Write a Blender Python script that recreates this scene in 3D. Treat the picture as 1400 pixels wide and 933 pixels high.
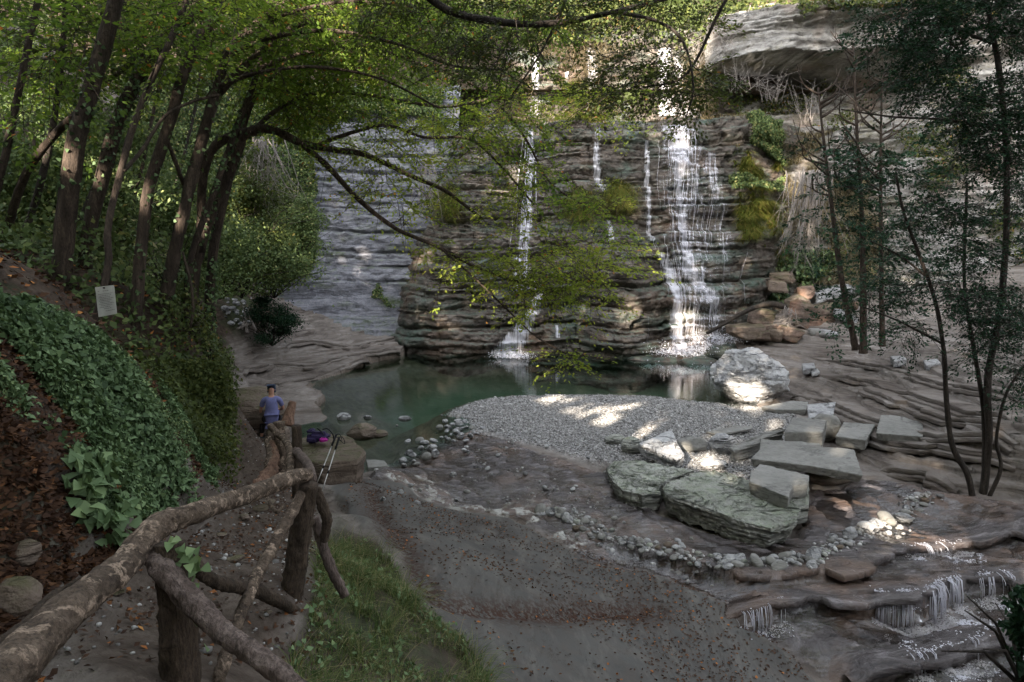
import bpy, bmesh, math, random
import numpy as np
from mathutils import Vector, Matrix, noise as mnoise

for o in list(bpy.data.objects):
    bpy.data.objects.remove(o, do_unlink=True)
SC = bpy.context.scene
COL = SC.collection
RNG = np.random.default_rng(11)
random.seed(11)

# ------------------------------------------------------------------ camera
CAMZ = 4.5
PITCH = math.atan(119.5 / 933.0)
FPX = 933.0
cam = bpy.data.cameras.new('camera'); cam.lens = 24.0; cam.sensor_width = 36.0
cam.clip_start = 0.05; cam.clip_end = 900
camo = bpy.data.objects.new('camera', cam); COL.objects.link(camo)
camo.location = (0, 0, CAMZ); camo.rotation_euler = (math.pi / 2 - PITCH, 0, 0)
SC.camera = camo

# ------------------------------------------------------------------ light
SUN_EL = math.radians(21)
SUN_FROM = np.array([-0.42, -0.907])                 # horizontal direction towards the sun
SUND = np.array([SUN_FROM[0]*math.cos(SUN_EL), SUN_FROM[1]*math.cos(SUN_EL), math.sin(SUN_EL)])
SUND /= np.linalg.norm(SUND)
w = bpy.data.worlds.new('World'); SC.world = w; w.use_nodes = True
nt = w.node_tree; nt.nodes.clear()
wo = nt.nodes.new('ShaderNodeOutputWorld'); bg = nt.nodes.new('ShaderNodeBackground')
sky = nt.nodes.new('ShaderNodeTexSky'); sky.sky_type = 'NISHITA'; sky.sun_disc = False
sky.sun_elevation = SUN_EL; sky.sun_rotation = math.atan2(SUND[0], SUND[1])
sky.altitude = 300; sky.dust_density = 3.0
bg.inputs['Strength'].default_value = 0.15
hsv = nt.nodes.new('ShaderNodeHueSaturation'); hsv.inputs['Saturation'].default_value = .28
nt.links.new(sky.outputs[0], hsv.inputs['Color']); nt.links.new(hsv.outputs[0], bg.inputs[0]); nt.links.new(bg.outputs[0], wo.inputs[0])
sl = bpy.data.lights.new('sun', 'SUN'); sl.energy = 4.6; sl.angle = math.radians(0.5); sl.color = (1, .87, .72)
so = bpy.data.objects.new('sun', sl); COL.objects.link(so)
so.rotation_euler = Vector(SUND).to_track_quat('Z', 'Y').to_euler(); so.location = (-20, -30, 40)
VS = SC.view_settings
VS.view_transform = 'Standard'; VS.look = 'None'; VS.gamma = 1.0; VS.exposure = 2.7
try:
    VS.use_curve_mapping = False
except Exception: pass
SC.cycles.use_denoising = True
SC.cycles.max_bounces = 5; SC.cycles.diffuse_bounces = 3; SC.cycles.glossy_bounces = 2
SC.cycles.transmission_bounces = 2; SC.cycles.transparent_max_bounces = 12
SC.cycles.caustics_reflective = False; SC.cycles.caustics_refractive = False
SC.cycles.sample_clamp_indirect = 4.0

# ------------------------------------------------------------------ pixel <-> world (metres)
def ray(px, py):
    cx = (px - 700) / FPX; cy = -(py - 466.5) / FPX
    return np.array([cx, math.cos(PITCH) + cy*math.sin(PITCH), -math.sin(PITCH) + cy*math.cos(PITCH)])
def at(px, py, Y):
    d = ray(px, py); return d * (Y / d[1]) + np.array([0, 0, CAMZ])
def gp(px, py, z):
    d = ray(px, py); return d * ((z - CAMZ) / d[2]) + np.array([0, 0, CAMZ])
def sstep(a, b, x):
    t = np.clip((x - a) / (b - a), 0, 1); return t*t*(3 - 2*t)

# ------------------------------------------------------------------ numpy noise
def _h(ix, iy, iz, s):
    n = (ix.astype(np.int64)*374761393 + iy.astype(np.int64)*668265263 + iz.astype(np.int64)*2147483647 + s*1274126177) & 0xffffffff
    n = ((n ^ (n >> 13)) * 1274126177) & 0xffffffff
    n = ((n ^ (n >> 16)) * 2246822519) & 0xffffffff
    return ((n ^ (n >> 15)) & 0xffffff) / float(0xffffff)
def vn(x, y, z=0.0, s=0):
    x, y, z = np.broadcast_arrays(np.asarray(x, float), np.asarray(y, float), np.asarray(z, float))
    ix, iy, iz = np.floor(x), np.floor(y), np.floor(z)
    fx, fy, fz = x-ix, y-iy, z-iz
    fx, fy, fz = fx*fx*(3-2*fx), fy*fy*(3-2*fy), fz*fz*(3-2*fz)
    r = 0
    for a in (0, 1):
        for b in (0, 1):
            for c in (0, 1):
                r = r + _h(ix+a, iy+b, iz+c, s)*(fx if a else 1-fx)*(fy if b else 1-fy)*(fz if c else 1-fz)
    return r*2 - 1
def fbm(x, y, z=0.0, s=0, o=4, g=0.5):
    r = 0; a = 1; t = 0; f = 1
    for i in range(o):
        r = r + a*vn(np.asarray(x)*f+i*7.3, np.asarray(y)*f-i*3.1, np.asarray(z)*f+i*1.7, s+i); t += a; a *= g; f *= 2.03
    return r / t

# ------------------------------------------------------------------ mesh helpers
def mk(name, V, F, mat=None, parent=None, smooth=True, attrs=None, mats=None, midx=None):
    V = np.asarray(V, np.float32); me = bpy.data.meshes.new(name)
    if isinstance(F, np.ndarray):
        n, k = F.shape
        me.vertices.add(len(V)); me.vertices.foreach_set('co', V.ravel())
        me.loops.add(n*k); me.loops.foreach_set('vertex_index', F.astype(np.int32).ravel())
        me.polygons.add(n)
        me.polygons.foreach_set('loop_start', np.arange(0, n*k, k, dtype=np.int32))
        me.polygons.foreach_set('loop_total', np.full(n, k, np.int32))
        me.update(calc_edges=True)
    else:
        me.from_pydata([tuple(v) for v in V], [], [tuple(f) for f in F]); me.update()
    if smooth:
        me.polygons.foreach_set('use_smooth', np.ones(len(me.polygons), bool))
    for k_, (dom, arr) in (attrs or {}).items():
        a = me.attributes.new(k_, 'FLOAT', dom); a.data.foreach_set('value', np.asarray(arr, np.float32))
    if mat: me.materials.append(mat)
    o = bpy.data.objects.new(name, me); COL.objects.link(o)
    if parent: o.parent = parent
    return o
def tag(o, label=None, cat=None, group=None, kind=None):
    if label: o['label'] = label
    if cat: o['category'] = cat
    if group: o['group'] = group
    if kind: o['kind'] = kind
    return o
def empty(name, loc, label, cat, group=None):
    o = bpy.data.objects.new(name, None); COL.objects.link(o); o.location = tuple(map(float, loc)); o.empty_display_size = .2
    return tag(o, label, cat, group)
def grid_faces(nx, ny):
    i = np.arange(nx*ny).reshape(ny, nx)
    return np.stack([i[:-1, :-1].ravel(), i[:-1, 1:].ravel(), i[1:, 1:].ravel(), i[1:, :-1].ravel()], 1)

# catmull-rom smoothing of a polyline (points + radii)
def smooth_line(P, R, n=4):
    P = np.asarray(P, float); R = np.asarray(R, float)
    if len(P) < 3:
        t = np.linspace(0, 1, n+1)[:, None]
        return P[0]*(1-t)+P[-1]*t, (R[0]*(1-t)+R[-1]*t)[:, 0]
    Q = np.vstack([2*P[0]-P[1], P, 2*P[-1]-P[-2]]); out = []; ro = []
    for i in range(len(P)-1):
        a, b, c, d = Q[i:i+4]
        for k in range(n):
            t = k/n
            out.append(.5*((2*b)+(-a+c)*t+(2*a-5*b+4*c-d)*t*t+(-a+3*b-3*c+d)*t**3)); ro.append(R[i]*(1-t)+R[i+1]*t)
    out.append(P[-1]); ro.append(R[-1])
    return np.array(out), np.array(ro)
def tubes(lines, sides=8, rough=0.0, seed=0, base=0):
    """many tapered tubes as one (V, F) pair; lines = [(P, R)]"""
    VV = []; FF = []; n0 = base
    for li, (P, R) in enumerate(lines):
        P = np.asarray(P, float); R = np.asarray(R, float); m = len(P)
        T = np.gradient(P, axis=0); T /= np.linalg.norm(T, axis=1)[:, None]+1e-9
        up = np.array([.13, .21, 1.0]) if abs(T[0, 2]) < .8 else np.array([1.0, .1, .05])
        N = np.cross(T, up); N /= np.linalg.norm(N, axis=1)[:, None]+1e-9; B = np.cross(T, N)
        a = np.arange(sides)/sides*2*math.pi
        r = R[:, None]*np.ones((1, sides))
        if rough:
            s_ = np.arange(m)[:, None]*.6
            r = r*(1+rough*vn(np.cos(a)[None]*2.1+li*3.7, np.sin(a)[None]*2.1, s_, seed)+rough*.6*vn(np.cos(a)[None]*4.1+li*3.7, np.sin(a)[None]*4.1, s_*2.2, seed+5)+(rough*.45*vn(np.cos(a)[None]*8.1+li*3.7, np.sin(a)[None]*8.1, s_*.9, seed+6) if sides > 16 else 0))
        V = P[:, None]+(N[:, None]*np.cos(a)[None, :, None]+B[:, None]*np.sin(a)[None, :, None])*r[..., None]
        VV.append(V.reshape(-1, 3)); VV.append(P[:1]); VV.append(P[-1:])
        i = np.arange(m*sides).reshape(m, sides)+n0
        j = np.roll(i, -1, axis=1)
        FF.append(np.stack([i[:-1].ravel(), j[:-1].ravel(), j[1:].ravel(), i[1:].ravel()], 1))
        c0 = n0+m*sides; c1 = c0+1
        FF.append(np.stack([j[0], i[0], np.full(sides, c0), np.full(sides, c0)], 1))
        FF.append(np.stack([i[-1], j[-1], np.full(sides, c1), np.full(sides, c1)], 1))
        n0 += m*sides+2
    V = np.vstack(VV); F = np.vstack(FF)
    return V, F
def tri_quads(F):
    return [tuple(dict.fromkeys(map(int, f))) for f in F]
def mk_tubes(name, lines, mat, parent=None, sides=8, rough=0.0, seed=0):
    V, F = tubes(lines, sides, rough, seed)
    q = F[F[:, 2] != F[:, 3]]; t = F[F[:, 2] == F[:, 3]][:, :3]
    me = bpy.data.meshes.new(name)
    nq, ntr = len(q), len(t)
    me.vertices.add(len(V)); me.vertices.foreach_set('co', V.astype(np.float32).ravel())
    me.loops.add(nq*4+ntr*3); me.loops.foreach_set('vertex_index', np.concatenate([q.ravel(), t.ravel()]).astype(np.int32))
    me.polygons.add(nq+ntr)
    me.polygons.foreach_set('loop_start', np.concatenate([np.arange(nq)*4, nq*4+np.arange(ntr)*3]).astype(np.int32))
    me.polygons.foreach_set('loop_total', np.concatenate([np.full(nq, 4), np.full(ntr, 3)]).astype(np.int32))
    me.update(calc_edges=True); me.polygons.foreach_set('use_smooth', np.ones(nq+ntr, bool))
    if mat: me.materials.append(mat)
    o = bpy.data.objects.new(name, me); COL.objects.link(o)
    if parent: o.parent = parent
    return o

# ------------------------------------------------------------------ material helpers
class NT:
    def __init__(s, name):
        s.m = bpy.data.materials.new(name); s.m.use_nodes = True; s.t = s.m.node_tree; s.t.nodes.clear()
        s.out = s.n('ShaderNodeOutputMaterial')
    def n(s, typ, ins=None, **kw):
        x = s.t.nodes.new(typ)
        for k, v in kw.items(): setattr(x, k, v)
        for k, v in (ins or {}).items(): s.set(x, k, v)
        return x
    def set(s, x, k, v):
        i = x.inputs[k]
        if hasattr(v, 'is_output') or isinstance(v, bpy.types.NodeSocket): s.t.links.new(v, i)
        else:
            if hasattr(i.default_value, '__len__') and not isinstance(v, (tuple, list)): v = (v,)*len(i.default_value)
            if hasattr(i.default_value, '__len__') and len(i.default_value) == 4 and len(v) == 3: v = (*v, 1)
            i.default_value = v
    def co(s, scale=(1, 1, 1), rot=(0, 0, 0), kind='Object'):
        c = s.n('ShaderNodeTexCoord'); m = s.n('ShaderNodeMapping', {'Scale': scale, 'Rotation': rot})
        if kind == 'World':
            g = s.n('ShaderNodeNewGeometry'); s.t.links.new(g.outputs['Position'], m.inputs['Vector'])
        else: s.t.links.new(c.outputs[kind], m.inputs['Vector'])
        return m.outputs[0]
    def noise(s, vec, scale=1, detail=5, rough=.55, dist=0.0):
        x = s.n('ShaderNodeTexNoise', {'Vector': vec, 'Scale': scale, 'Detail': detail, 'Roughness': rough, 'Distortion': dist}); return x.outputs[0]
    def vor(s, vec, scale=1, feature='F1', out='Distance', rnd=1.0):
        x = s.n('ShaderNodeTexVoronoi', {'Vector': vec, 'Scale': scale, 'Randomness': rnd}, feature=feature); return x.outputs[out]
    def ramp(s, fac, stops):
        r = s.n('ShaderNodeValToRGB', {'Fac': fac}); e = r.color_ramp.elements
        while len(e) < len(stops): e.new(.5)
        for i, (p, c) in enumerate(stops):
            e[i].position = p; e[i].color = (*c, 1) if isinstance(c, (tuple, list)) else (c, c, c, 1)
        return r.outputs[0]
    def mix(s, f, a, b, blend='MIX'):
        x = s.n('ShaderNodeMix', data_type='RGBA', blend_type=blend)
        for k, v in ((0, f), (6, a), (7, b)):
            if isinstance(v, bpy.types.NodeSocket): s.t.links.new(v, x.inputs[k])
            else: x.inputs[k].default_value = v if k == 0 else ((*v, 1) if isinstance(v, (tuple, list)) else (v, v, v, 1))
        return x.outputs[2]
    def math(s, op, a, b=0.0, c=None, clamp=False):
        x = s.n('ShaderNodeMath', operation=op, use_clamp=clamp)
        for k, v in ((0, a), (1, b), (2, c)):
            if v is None: continue
            if isinstance(v, bpy.types.NodeSocket): s.t.links.new(v, x.inputs[k])
            else: x.inputs[k].default_value = v
        return x.outputs[0]
    def attr(s, name):
        return s.n('ShaderNodeAttribute', attribute_name=name).outputs['Fac']
    def upz(s):
        g = s.n('ShaderNodeNewGeometry'); x = s.n('ShaderNodeSeparateXYZ', {0: g.outputs['Normal']}); return x.outputs[2]
    def bump(s, h, strength=.5, dist=.05, normal=None):
        b = s.n('ShaderNodeBump', {'Height': h, 'Strength': strength, 'Distance': dist})
        if normal: s.t.links.new(normal, b.inputs['Normal'])
        return b.outputs[0]
    def bsdf(s, col, rough=.8, normal=None, spec=.2, **kw):
        b = s.n('ShaderNodeBsdfPrincipled', {'Base Color': col, 'Roughness': rough, 'Specular IOR Level': spec, **kw})
        if normal: s.t.links.new(normal, b.inputs['Normal'])
        return b.outputs[0]
    def done(s, sh):
        s.t.links.new(sh, s.out.inputs[0]); return s.m
M = {}
# ================================================================== MATERIALS (rock and ground)
def strata_mat(name, cols, wet=.6, moss=None, mossamt=.5, rust=None, hs=1.0, bumps=1.0, vs=1.0):
    s = NT(name)
    p = s.co((1, 1, 1), kind='World')
    q = s.co((.35*hs, .35*hs, 3.2*vs), kind='World')
    n1 = s.noise(q, 1.0, 7, .6, .6); n2 = s.noise(p, .55, 6, .6); n3 = s.noise(p, 5.0, 6, .65)
    c = s.ramp(n1, [(.28, cols[0]), (.48, cols[1]), (.6, cols[2]), (.75, cols[3])])
    c = s.mix(s.ramp(n2, [(.35, 0), (.65, 1)]), c, s.mix(.55, c, cols[0]))
    c = s.mix(s.ramp(n3, [(.3, .0), (.75, .55)]), c, cols[3])
    crack = s.noise(s.co((.3*hs, .3*hs, 2.6*vs), kind='World'), 1.6, 5, .6, .8)
    ck = s.math('MULTIPLY', s.ramp(crack, [(.47, 0), (.5, 1), (.53, 0)]), s.ramp(n3, [(.4, .2), (.6, 1)]))
    c = s.mix(s.math('MULTIPLY', ck, .6), c, tuple(x*.25 for x in cols[0]))
    if rust:
        c = s.mix(s.ramp(s.noise(s.co((.5, .5, .3), kind='World'), .9, 5), [(.53, 0), (.68, .6)]), c, rust)
    if moss:
        m = s.math('MULTIPLY', s.ramp(s.noise(s.co((.6, .6, 1.6), kind='World'), .8, 6, .65), [(.5-.12*mossamt, 0), (.66-.1*mossamt, 1)]), s.ramp(n3, [(.3, .35), (.6, 1)]))
        c = s.mix(m, c, s.mix(n3, moss[0], moss[1]))
        u = s.math('MULTIPLY', s.ramp(s.upz(), [(.45, 0), (.85, 1)]), s.ramp(n3, [(.4, 0), (.6, .8)]))
        c = s.mix(u, c, moss[1])
    h = s.math('ADD', s.math('MULTIPLY', n1, 1.2), s.math('MULTIPLY', n3, .55))
    h = s.math('SUBTRACT', h, s.math('MULTIPLY', ck, .5))
    h = s.math('ADD', h, s.math('MULTIPLY', s.noise(p, 18, 4, .6), .35))
    c = s.mix(s.ramp(s.noise(p, 13, 5, .65), [(.3, .35), (.5, 0)]), c, tuple(x*.6 for x in cols[0]))
    r = s.ramp(s.noise(p, 1.4, 4), [(.35, max(.12, .85-wet)), (.65, .9-wet*.35)])
    return s.done(s.bsdf(c, r, s.bump(h, .9*bumps, .1), spec=.5 if wet > .5 else .15))
M['cliff_wet'] = strata_mat('wet_strata', [(0.015, 0.012, 0.010), (0.056, 0.043, 0.034), (0.111, 0.090, 0.072), (0.208, 0.176, 0.147)], .55, ((.03, .05, .038), (.055, .095, .07)), .1, (.12, .07, .042))
M['cliff_pale'] = strata_mat('pale_strata', [(0.051, 0.051, 0.064), (0.162, 0.166, 0.191), (0.255, 0.259, 0.293), (0.357, 0.365, 0.399)], .25, ((.08, .1, .05), (.1, .13, .06)), -.25)
M['cliff_cap'] = strata_mat('cream_strata', [(0.079, 0.073, 0.066), (0.238, 0.231, 0.221), (0.343, 0.337, 0.323), (0.436, 0.429, 0.416)], .1, ((.1, .09, .05), (.12, .11, .06)), -.15, (.2, .13, .09))
M['rock_slab'] = strata_mat('slab_stone', [(0.123, 0.123, 0.110), (0.211, 0.207, 0.189), (0.255, 0.251, 0.233), (0.317, 0.312, 0.295)], .15, None, 0, None, 1, .45, .6)
M['rock_green'] = strata_mat('lichen_stone', [(.13, .132, .112), (.31, .315, .28), (.43, .435, .395), (.54, .54, .50)], .1, ((.17, .2, .14), (.24, .27, .2)), -.5, None, 1.5, 1.3, 3.0)
M['rock_brown'] = strata_mat('brown_stone', [(.07, .05, .038), (.15, .115, .09), (.2, .16, .13), (.27, .22, .18)], .2, ((.05, .05, .03), (.07, .07, .03)), -.3, None, 1, .8, .7)
M['rock_red'] = strata_mat('reddish_stone', [(.06, .04, .03), (.15, .105, .08), (.23, .17, .135), (.32, .26, .22)], .25, ((.05, .06, .03), (.07, .08, .03)), -.2, (.3, .15, .09), 1.2, .9)
M['big_boulder'] = strata_mat('cracked_white_stone', [(.2, .2, .2), (.42, .42, .42), (.55, .55, .55), (.68, .68, .67)], .1, None, 0, None, 1.6, 1.6, .7)
M['boulder'] = strata_mat('white_grey_stone', [(.17, .17, .17), (.36, .36, .365), (.46, .46, .46), (.6, .6, .59)], .15, None, 0, None, 2.5, 1.6, 1.2)

def ground_mat():
    s = NT('terrain_surface')
    p = s.co((1, 1, 1), kind='World')
    nA = s.noise(p, .8, 6, .6); nB = s.noise(p, 4.5, 7, .65); nC = s.noise(p, 22, 5, .6)
    # smooth grey mudstone
    mud = s.ramp(nA, [(.3, (0.058, 0.056, 0.053)), (.5, (0.083, 0.082, 0.078)), (.7, (0.104, 0.102, 0.096))])
    mud = s.mix(s.ramp(nB, [(.4, 0), (.7, .35)]), mud, (.12, .095, .078))
    mud = s.mix(s.ramp(s.noise(s.co((1, .45, 1), (0, 0, .7), 'World'), .7, 6, .7, 1.0), [(.492, 0), (.5, .55), (.508, 0)]), mud, (.055, .045, .037))
    mud = s.mix(s.ramp(s.noise(s.co((3, .6, 1), (0, 0, .8), 'World'), 1.6, 6, .7), [(.5, 0), (.75, .5)]), mud, (.21, .2, .18))
    # ledge sandstone
    q = s.co((.5, .5, 7), kind='World')
    st = s.noise(q, 1.1, 7, .65, .5)
    led = s.ramp(st, [(.32, (0.037, 0.030, 0.026)), (.43, (0.125, 0.109, 0.097)), (.57, (0.206, 0.186, 0.168)), (.72, (0.308, 0.284, 0.261))])
    led = s.mix(s.ramp(nB, [(.35, .55), (.6, 0)]), led, (.14, .115, .095))
    # wet brown bedrock, its palest streaks painted in for water sheen
    wv = s.noise(s.co((.55, 1.7, 1), (0, 0, -.45), 'World'), 2.4, 7, .7, 1.2)
    wet = s.ramp(wv, [(.34, (0.016, 0.013, 0.013)), (.46, (0.058, 0.048, 0.047)), (.56, (0.101, 0.090, 0.090)), (.7, (0.250, 0.226, 0.234))])
    wet = s.mix(s.ramp(nA, [(.48, 0), (.6, .55)]), wet, (.16, .10, .065))
    chalk = s.math('MULTIPLY', s.ramp(nA, [(.52, 0), (.56, 1)]), s.ramp(nB, [(.5, 0), (.56, 1)]))
    wet = s.mix(s.math('MULTIPLY', chalk, s.attr('chalk')), wet, (.42, .42, .39))
    # trodden earth
    dirt = s.ramp(nB, [(.3, (0.045, 0.034, 0.027)), (.5, (0.086, 0.069, 0.056)), (.7, (0.135, 0.112, 0.093))])
    dirt = s.mix(s.ramp(nC, [(.5, 0), (.66, .6)]), dirt, (.06, .042, .034))
    # forest soil
    soil = s.ramp(nB, [(.3, (.022, .016, .012)), (.5, (.055, .04, .03)), (.7, (.1, .075, .055))])
    soil = s.mix(s.ramp(nA, [(.5, 0), (.6, .7)]), soil, (.03, .045, .018))
    # gravel
    gv = s.vor(p, 24, out='Color'); gd = s.vor(p, 24)
    gr = s.ramp(s.n('ShaderNodeSeparateColor', {0: gv}).outputs[0], [(0, (.16, .155, .15)), (.5, (.32, .315, .31)), (1, (.55, .54, .53))])
    # pool bed: silt, then green put in for the light lost in deep water
    bed = s.mix(s.ramp(nB, [(.4, 0), (.6, 1)]), (.085, .06, .04), (.15, .11, .078))
    bed = s.mix(s.attr('deep'), bed, s.mix(nA, (.06, .088, .058), (.115, .14, .095)))
    c = led
    for a_, col in (('mud', mud), ('soil', soil), ('dirt', dirt), ('gravel', gr), ('wet', wet), ('bed', bed)):
        c = s.mix(s.attr(a_), c, col)
    # crevice litter that collects at the foot of the slope
    lit = s.math('MULTIPLY', s.attr('litter'), s.ramp(nC, [(.42, 0), (.55, 1)]))
    c = s.mix(lit, c, (.05, .026, .018))
    h = s.math('ADD', s.math('MULTIPLY', nB, .9), s.math('MULTIPLY', nC, .3))
    h = s.math('ADD', h, s.math('MULTIPLY', s.math('MULTIPLY', wv, 1.2), s.attr('wet')))
    h = s.math('ADD', h, s.math('MULTIPLY', s.math('MULTIPLY', st, 1.6), s.math('SUBTRACT', 1.0, s.math('ADD', s.attr('mud'), s.math('ADD', s.attr('gravel'), s.attr('wet')), clamp=True), clamp=True)))
    h = s.math('SUBTRACT', h, s.math('MULTIPLY', gd, s.math('MULTIPLY', s.attr('gravel'), 1.5)))
    damp = .55
    bs = s.math('SUBTRACT', 1.0, s.math('MULTIPLY', s.attr('mud'), .86))
    b = s.n('ShaderNodeBump', {'Height': h, 'Distance': .045}); s.t.links.new(bs, b.inputs['Strength'])
    rw = s.ramp(nB, [(.35, .08), (.65, .3)])
    r = s.mix(s.attr('wet'), .85, rw)
    return s.done(s.bsdf(c, r, b.outputs[0], spec=s.math('ADD', .12, s.math('MULTIPLY', s.attr('wet'), .45))))
M['ground'] = ground_mat()

# ================================================================== TERRAIN
G = []
for t in """300 930 2.6;150 930 2.78;250 900 2.62;330 760 2.40;330 700 2.15;330 670 1.75;340 640 .95;350 605 .15;400 825 2.4;440 760 2.0;460 700 1.5;
500 662 .8;520 645 .45;450 662 .62;560 800 1.3;650 930 1.3;560 930 1.7;470 930 2.05;700 800 .7;600 720 .5;800 930 .6;950 930 -.1;1050 930 -.6;590 690 .0;
740 730 -.02;820 770 -.12;960 800 -.22;1110 910 -.75;560 640 -.08;700 650 -.08;800 700 -.1;900 720 -.12;650 680 -.06;1000 750 -.15;1100 760 -.2;1200 700 -.15;
1300 720 -.2;1100 810 -.26;1250 790 -.3;1100 860 -.4;1200 870 -.45;1350 830 -.4;1250 920 -.6;1390 900 -.5;1390 760 -.2;1390 710 .02;
700 560 .1;900 560 .14;1000 580 .12;800 600 .1;900 630 .05;1050 610 .05;780 620 .0;640 590 -.04;
450 560 .14;400 545 .3;445 520 .25;500 495 .3;540 482 .35;350 520 .5;350 480 .9;420 460 1.1;520 452 .9;330 500 .7;
1080 550 .12;1100 500 .45;1150 480 .8;1250 500 1.05;1350 520 1.35;1200 560 .62;1300 580 .78;1390 600 .95;1150 580 .25;1250 620 .4;1390 650 .35;1200 640 .16;1330 672 .12;
30 880 2.9;100 760 2.9;0 700 3.3;200 700 2.6;250 695 2.42;0 560 3.75;100 600 3.35;200 600 3.05;270 650 2.25;0 430 4.1;75 440 3.75;190 490 3.2;270 500 2.95;
240 560 2.95;312 530 2.5;300 600 1.9;285 655 1.75;305 560 2.25;310 592 .3;330 455 1.6;370 460 1.3;330 412 2.6""".replace('\n', '').split(';'):
    a, b, c = map(float, t.split()); G.append(gp(a, b, c))
for t in """-13 28 5;-16 20 7.5;-12 14 5.6;-9 10 4.5;-16 10 9.5;-10 4 6.2;-6 4 4.6;-14 0 10;-25 20 17;-25 5 19;-16 33 9;-22 33 14;-11 31 2.6;-5 34 1.2;0 34 .3;6 34 .3;11 33 1.5;13 31 2.0;10 29 .9;
16 30 2.2;20 27 3.2;14 10 1.6;16 16 2.6;20 22 3.4;26 30 6;12 5 .6;18 0 4;8 4 -.3;5 4.5 -.1;3 2.5 1.5;1 2 2.5;0 0 2.85;-2.2 0 3.2;2 0 2.6;-4.5 1.5 4.2;0 -5 4;-10 -10 11;0 -15 9;10 -10 6;18 -14 10;0 -30 13;-30 -20 22;30 -25 16;
-40 40 24;40 40 10;40 5 14;-8 38 3;8 38 2;20 38 4""".replace('\n', '').split(';'):
    G.append(np.array(list(map(float, t.split()))))
G = np.array(G)
def _tps(r2): return .5*r2*np.log(r2+1e-9)
def _fit(G, lam=.02):
    n = len(G); d = ((G[:, None, :2]-G[None, :, :2])**2).sum(-1)
    A = np.zeros((n+3, n+3)); A[:n, :n] = _tps(d)+lam*np.eye(n); A[:n, n] = 1; A[:n, n+1:] = G[:, :2]; A[n:, :n] = A[:n, n:].T
    return np.linalg.solve(A, np.concatenate([G[:, 2], [0, 0, 0]]))
WT = _fit(G)
def hrbf(X, Y):
    X = np.asarray(X, float); Y = np.asarray(Y, float); sh = X.shape; x = X.ravel(); y = Y.ravel(); out = np.empty(len(x))
    for a in range(0, len(x), 40000):
        xs, ys = x[a:a+40000], y[a:a+40000]
        r2 = (xs[:, None]-G[None, :, 0])**2+(ys[:, None]-G[None, :, 1])**2
        out[a:a+40000] = _tps(r2)@WT[:-3]+WT[-3]+WT[-2]*xs+WT[-1]*ys
    return out.reshape(sh)
def hit0(px, py, f):
    d = ray(px, py); t = np.concatenate([np.arange(1.5, 12, .03), np.arange(12, 60, .1)])
    P = d[None]*t[:, None]+np.array([0, 0, CAMZ]); z = f(P[:, 0], P[:, 1]); k = np.argmax(P[:, 2] < z)
    if P[k, 2] >= z[k]: k = len(t)-1
    return P[k]
def polyw(pts, f=hrbf): return np.array([hit0(a, b, f)[:2] for a, b in pts])
def sdpoly(X, Y, poly):
    """signed distance, positive inside"""
    d = np.full(X.shape, 1e9); ins = np.zeros(X.shape, bool); n = len(poly)
    for i in range(n):
        ax, ay = poly[i]; bx, by = poly[(i+1) % n]
        ex, ey = bx-ax, by-ay; wx, wy = X-ax, Y-ay
        t = np.clip((wx*ex+wy*ey)/(ex*ex+ey*ey+1e-12), 0, 1)
        d = np.minimum(d, np.hypot(wx-ex*t, wy-ey*t))
        c = ((ay > Y) != (by > Y)) & (X < (bx-ax)*(Y-ay)/(by-ay+1e-12)+ax)
        ins ^= c
    return np.where(ins, d, -d)
def sdline(X, Y, L):
    """distance to polyline and side (positive = towards the camera / right of the line walked left to right)"""
    d = np.full(X.shape, 1e9); sg = np.ones(X.shape)
    for i in range(len(L)-1):
        ax, ay = L[i]; bx, by = L[i+1]; ex, ey = bx-ax, by-ay; wx, wy = X-ax, Y-ay
        t = np.clip((wx*ex+wy*ey)/(ex*ex+ey*ey+1e-12), 0, 1)
        q = np.hypot(wx-ex*t, wy-ey*t); cr = ex*wy-ey*wx
        m = q < d; d = np.where(m, q, d); sg = np.where(m, np.where(cr < 0, 1, -1), sg)
    return d, sg
PW = {}
PW['pool'] = np.array([gp(a, b, 0)[:2] for a, b in [(432, 582), (448, 572), (430, 560), (446, 548), (420, 535), (432, 522), (470, 510), (500, 498), (548, 488), (560, 478), (700, 478), (1000, 482), (1010, 500), (1010, 560),
    (985, 552), (940, 546), (880, 541), (780, 541), (700, 542), (640, 552), (612, 566), (620, 585), (590, 600), (560, 606), (540, 625), (500, 640), (470, 622), (440, 600)]])
PW['mud'] = polyw([(500, 655), (545, 660), (590, 690), (640, 700), (700, 706), (740, 728), (800, 762), (880, 775), (960, 806), (1010, 845), (1080, 880), (1120, 925)])
PW['mud'] = np.vstack([PW['mud'], [[4.6, 6.5], [4, 3], [.4, 1.2]], polyw([(640, 925), (600, 850), (560, 800), (540, 745), (490, 720), (465, 690), (440, 668)])])
PW['wet'] = polyw([(520, 640), (600, 600), (650, 590), (720, 610), (800, 640), (840, 650), (900, 705), (1000, 735), (1090, 735), (1110, 670), (1180, 655), (1300, 672), (1395, 690)])
PW['wet'] = np.vstack([PW['wet'], [[12, 11], [11, 4], [4, 5.5], [4.2, 6.5]], PW['mud'][:12][::-1]])
PW['gravel'] = polyw([(612, 562), (640, 548), (700, 540), (880, 540), (985, 551), (1080, 556), (1100, 580), (1100, 640), (1000, 660), (860, 640), (780, 622), (700, 600), (640, 590)])
PW['dirt'] = polyw([(90, 925), (60, 860), (140, 790), (235, 700), (270, 690), (300, 665), (305, 620), (300, 595), (380, 590), (420, 600), (420, 660), (440, 700), (450, 760), (420, 830), (430, 925)])
PW['dirt'] = np.vstack([PW['dirt'], [[-.2, .5], [-1.5, .5]]])
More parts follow.
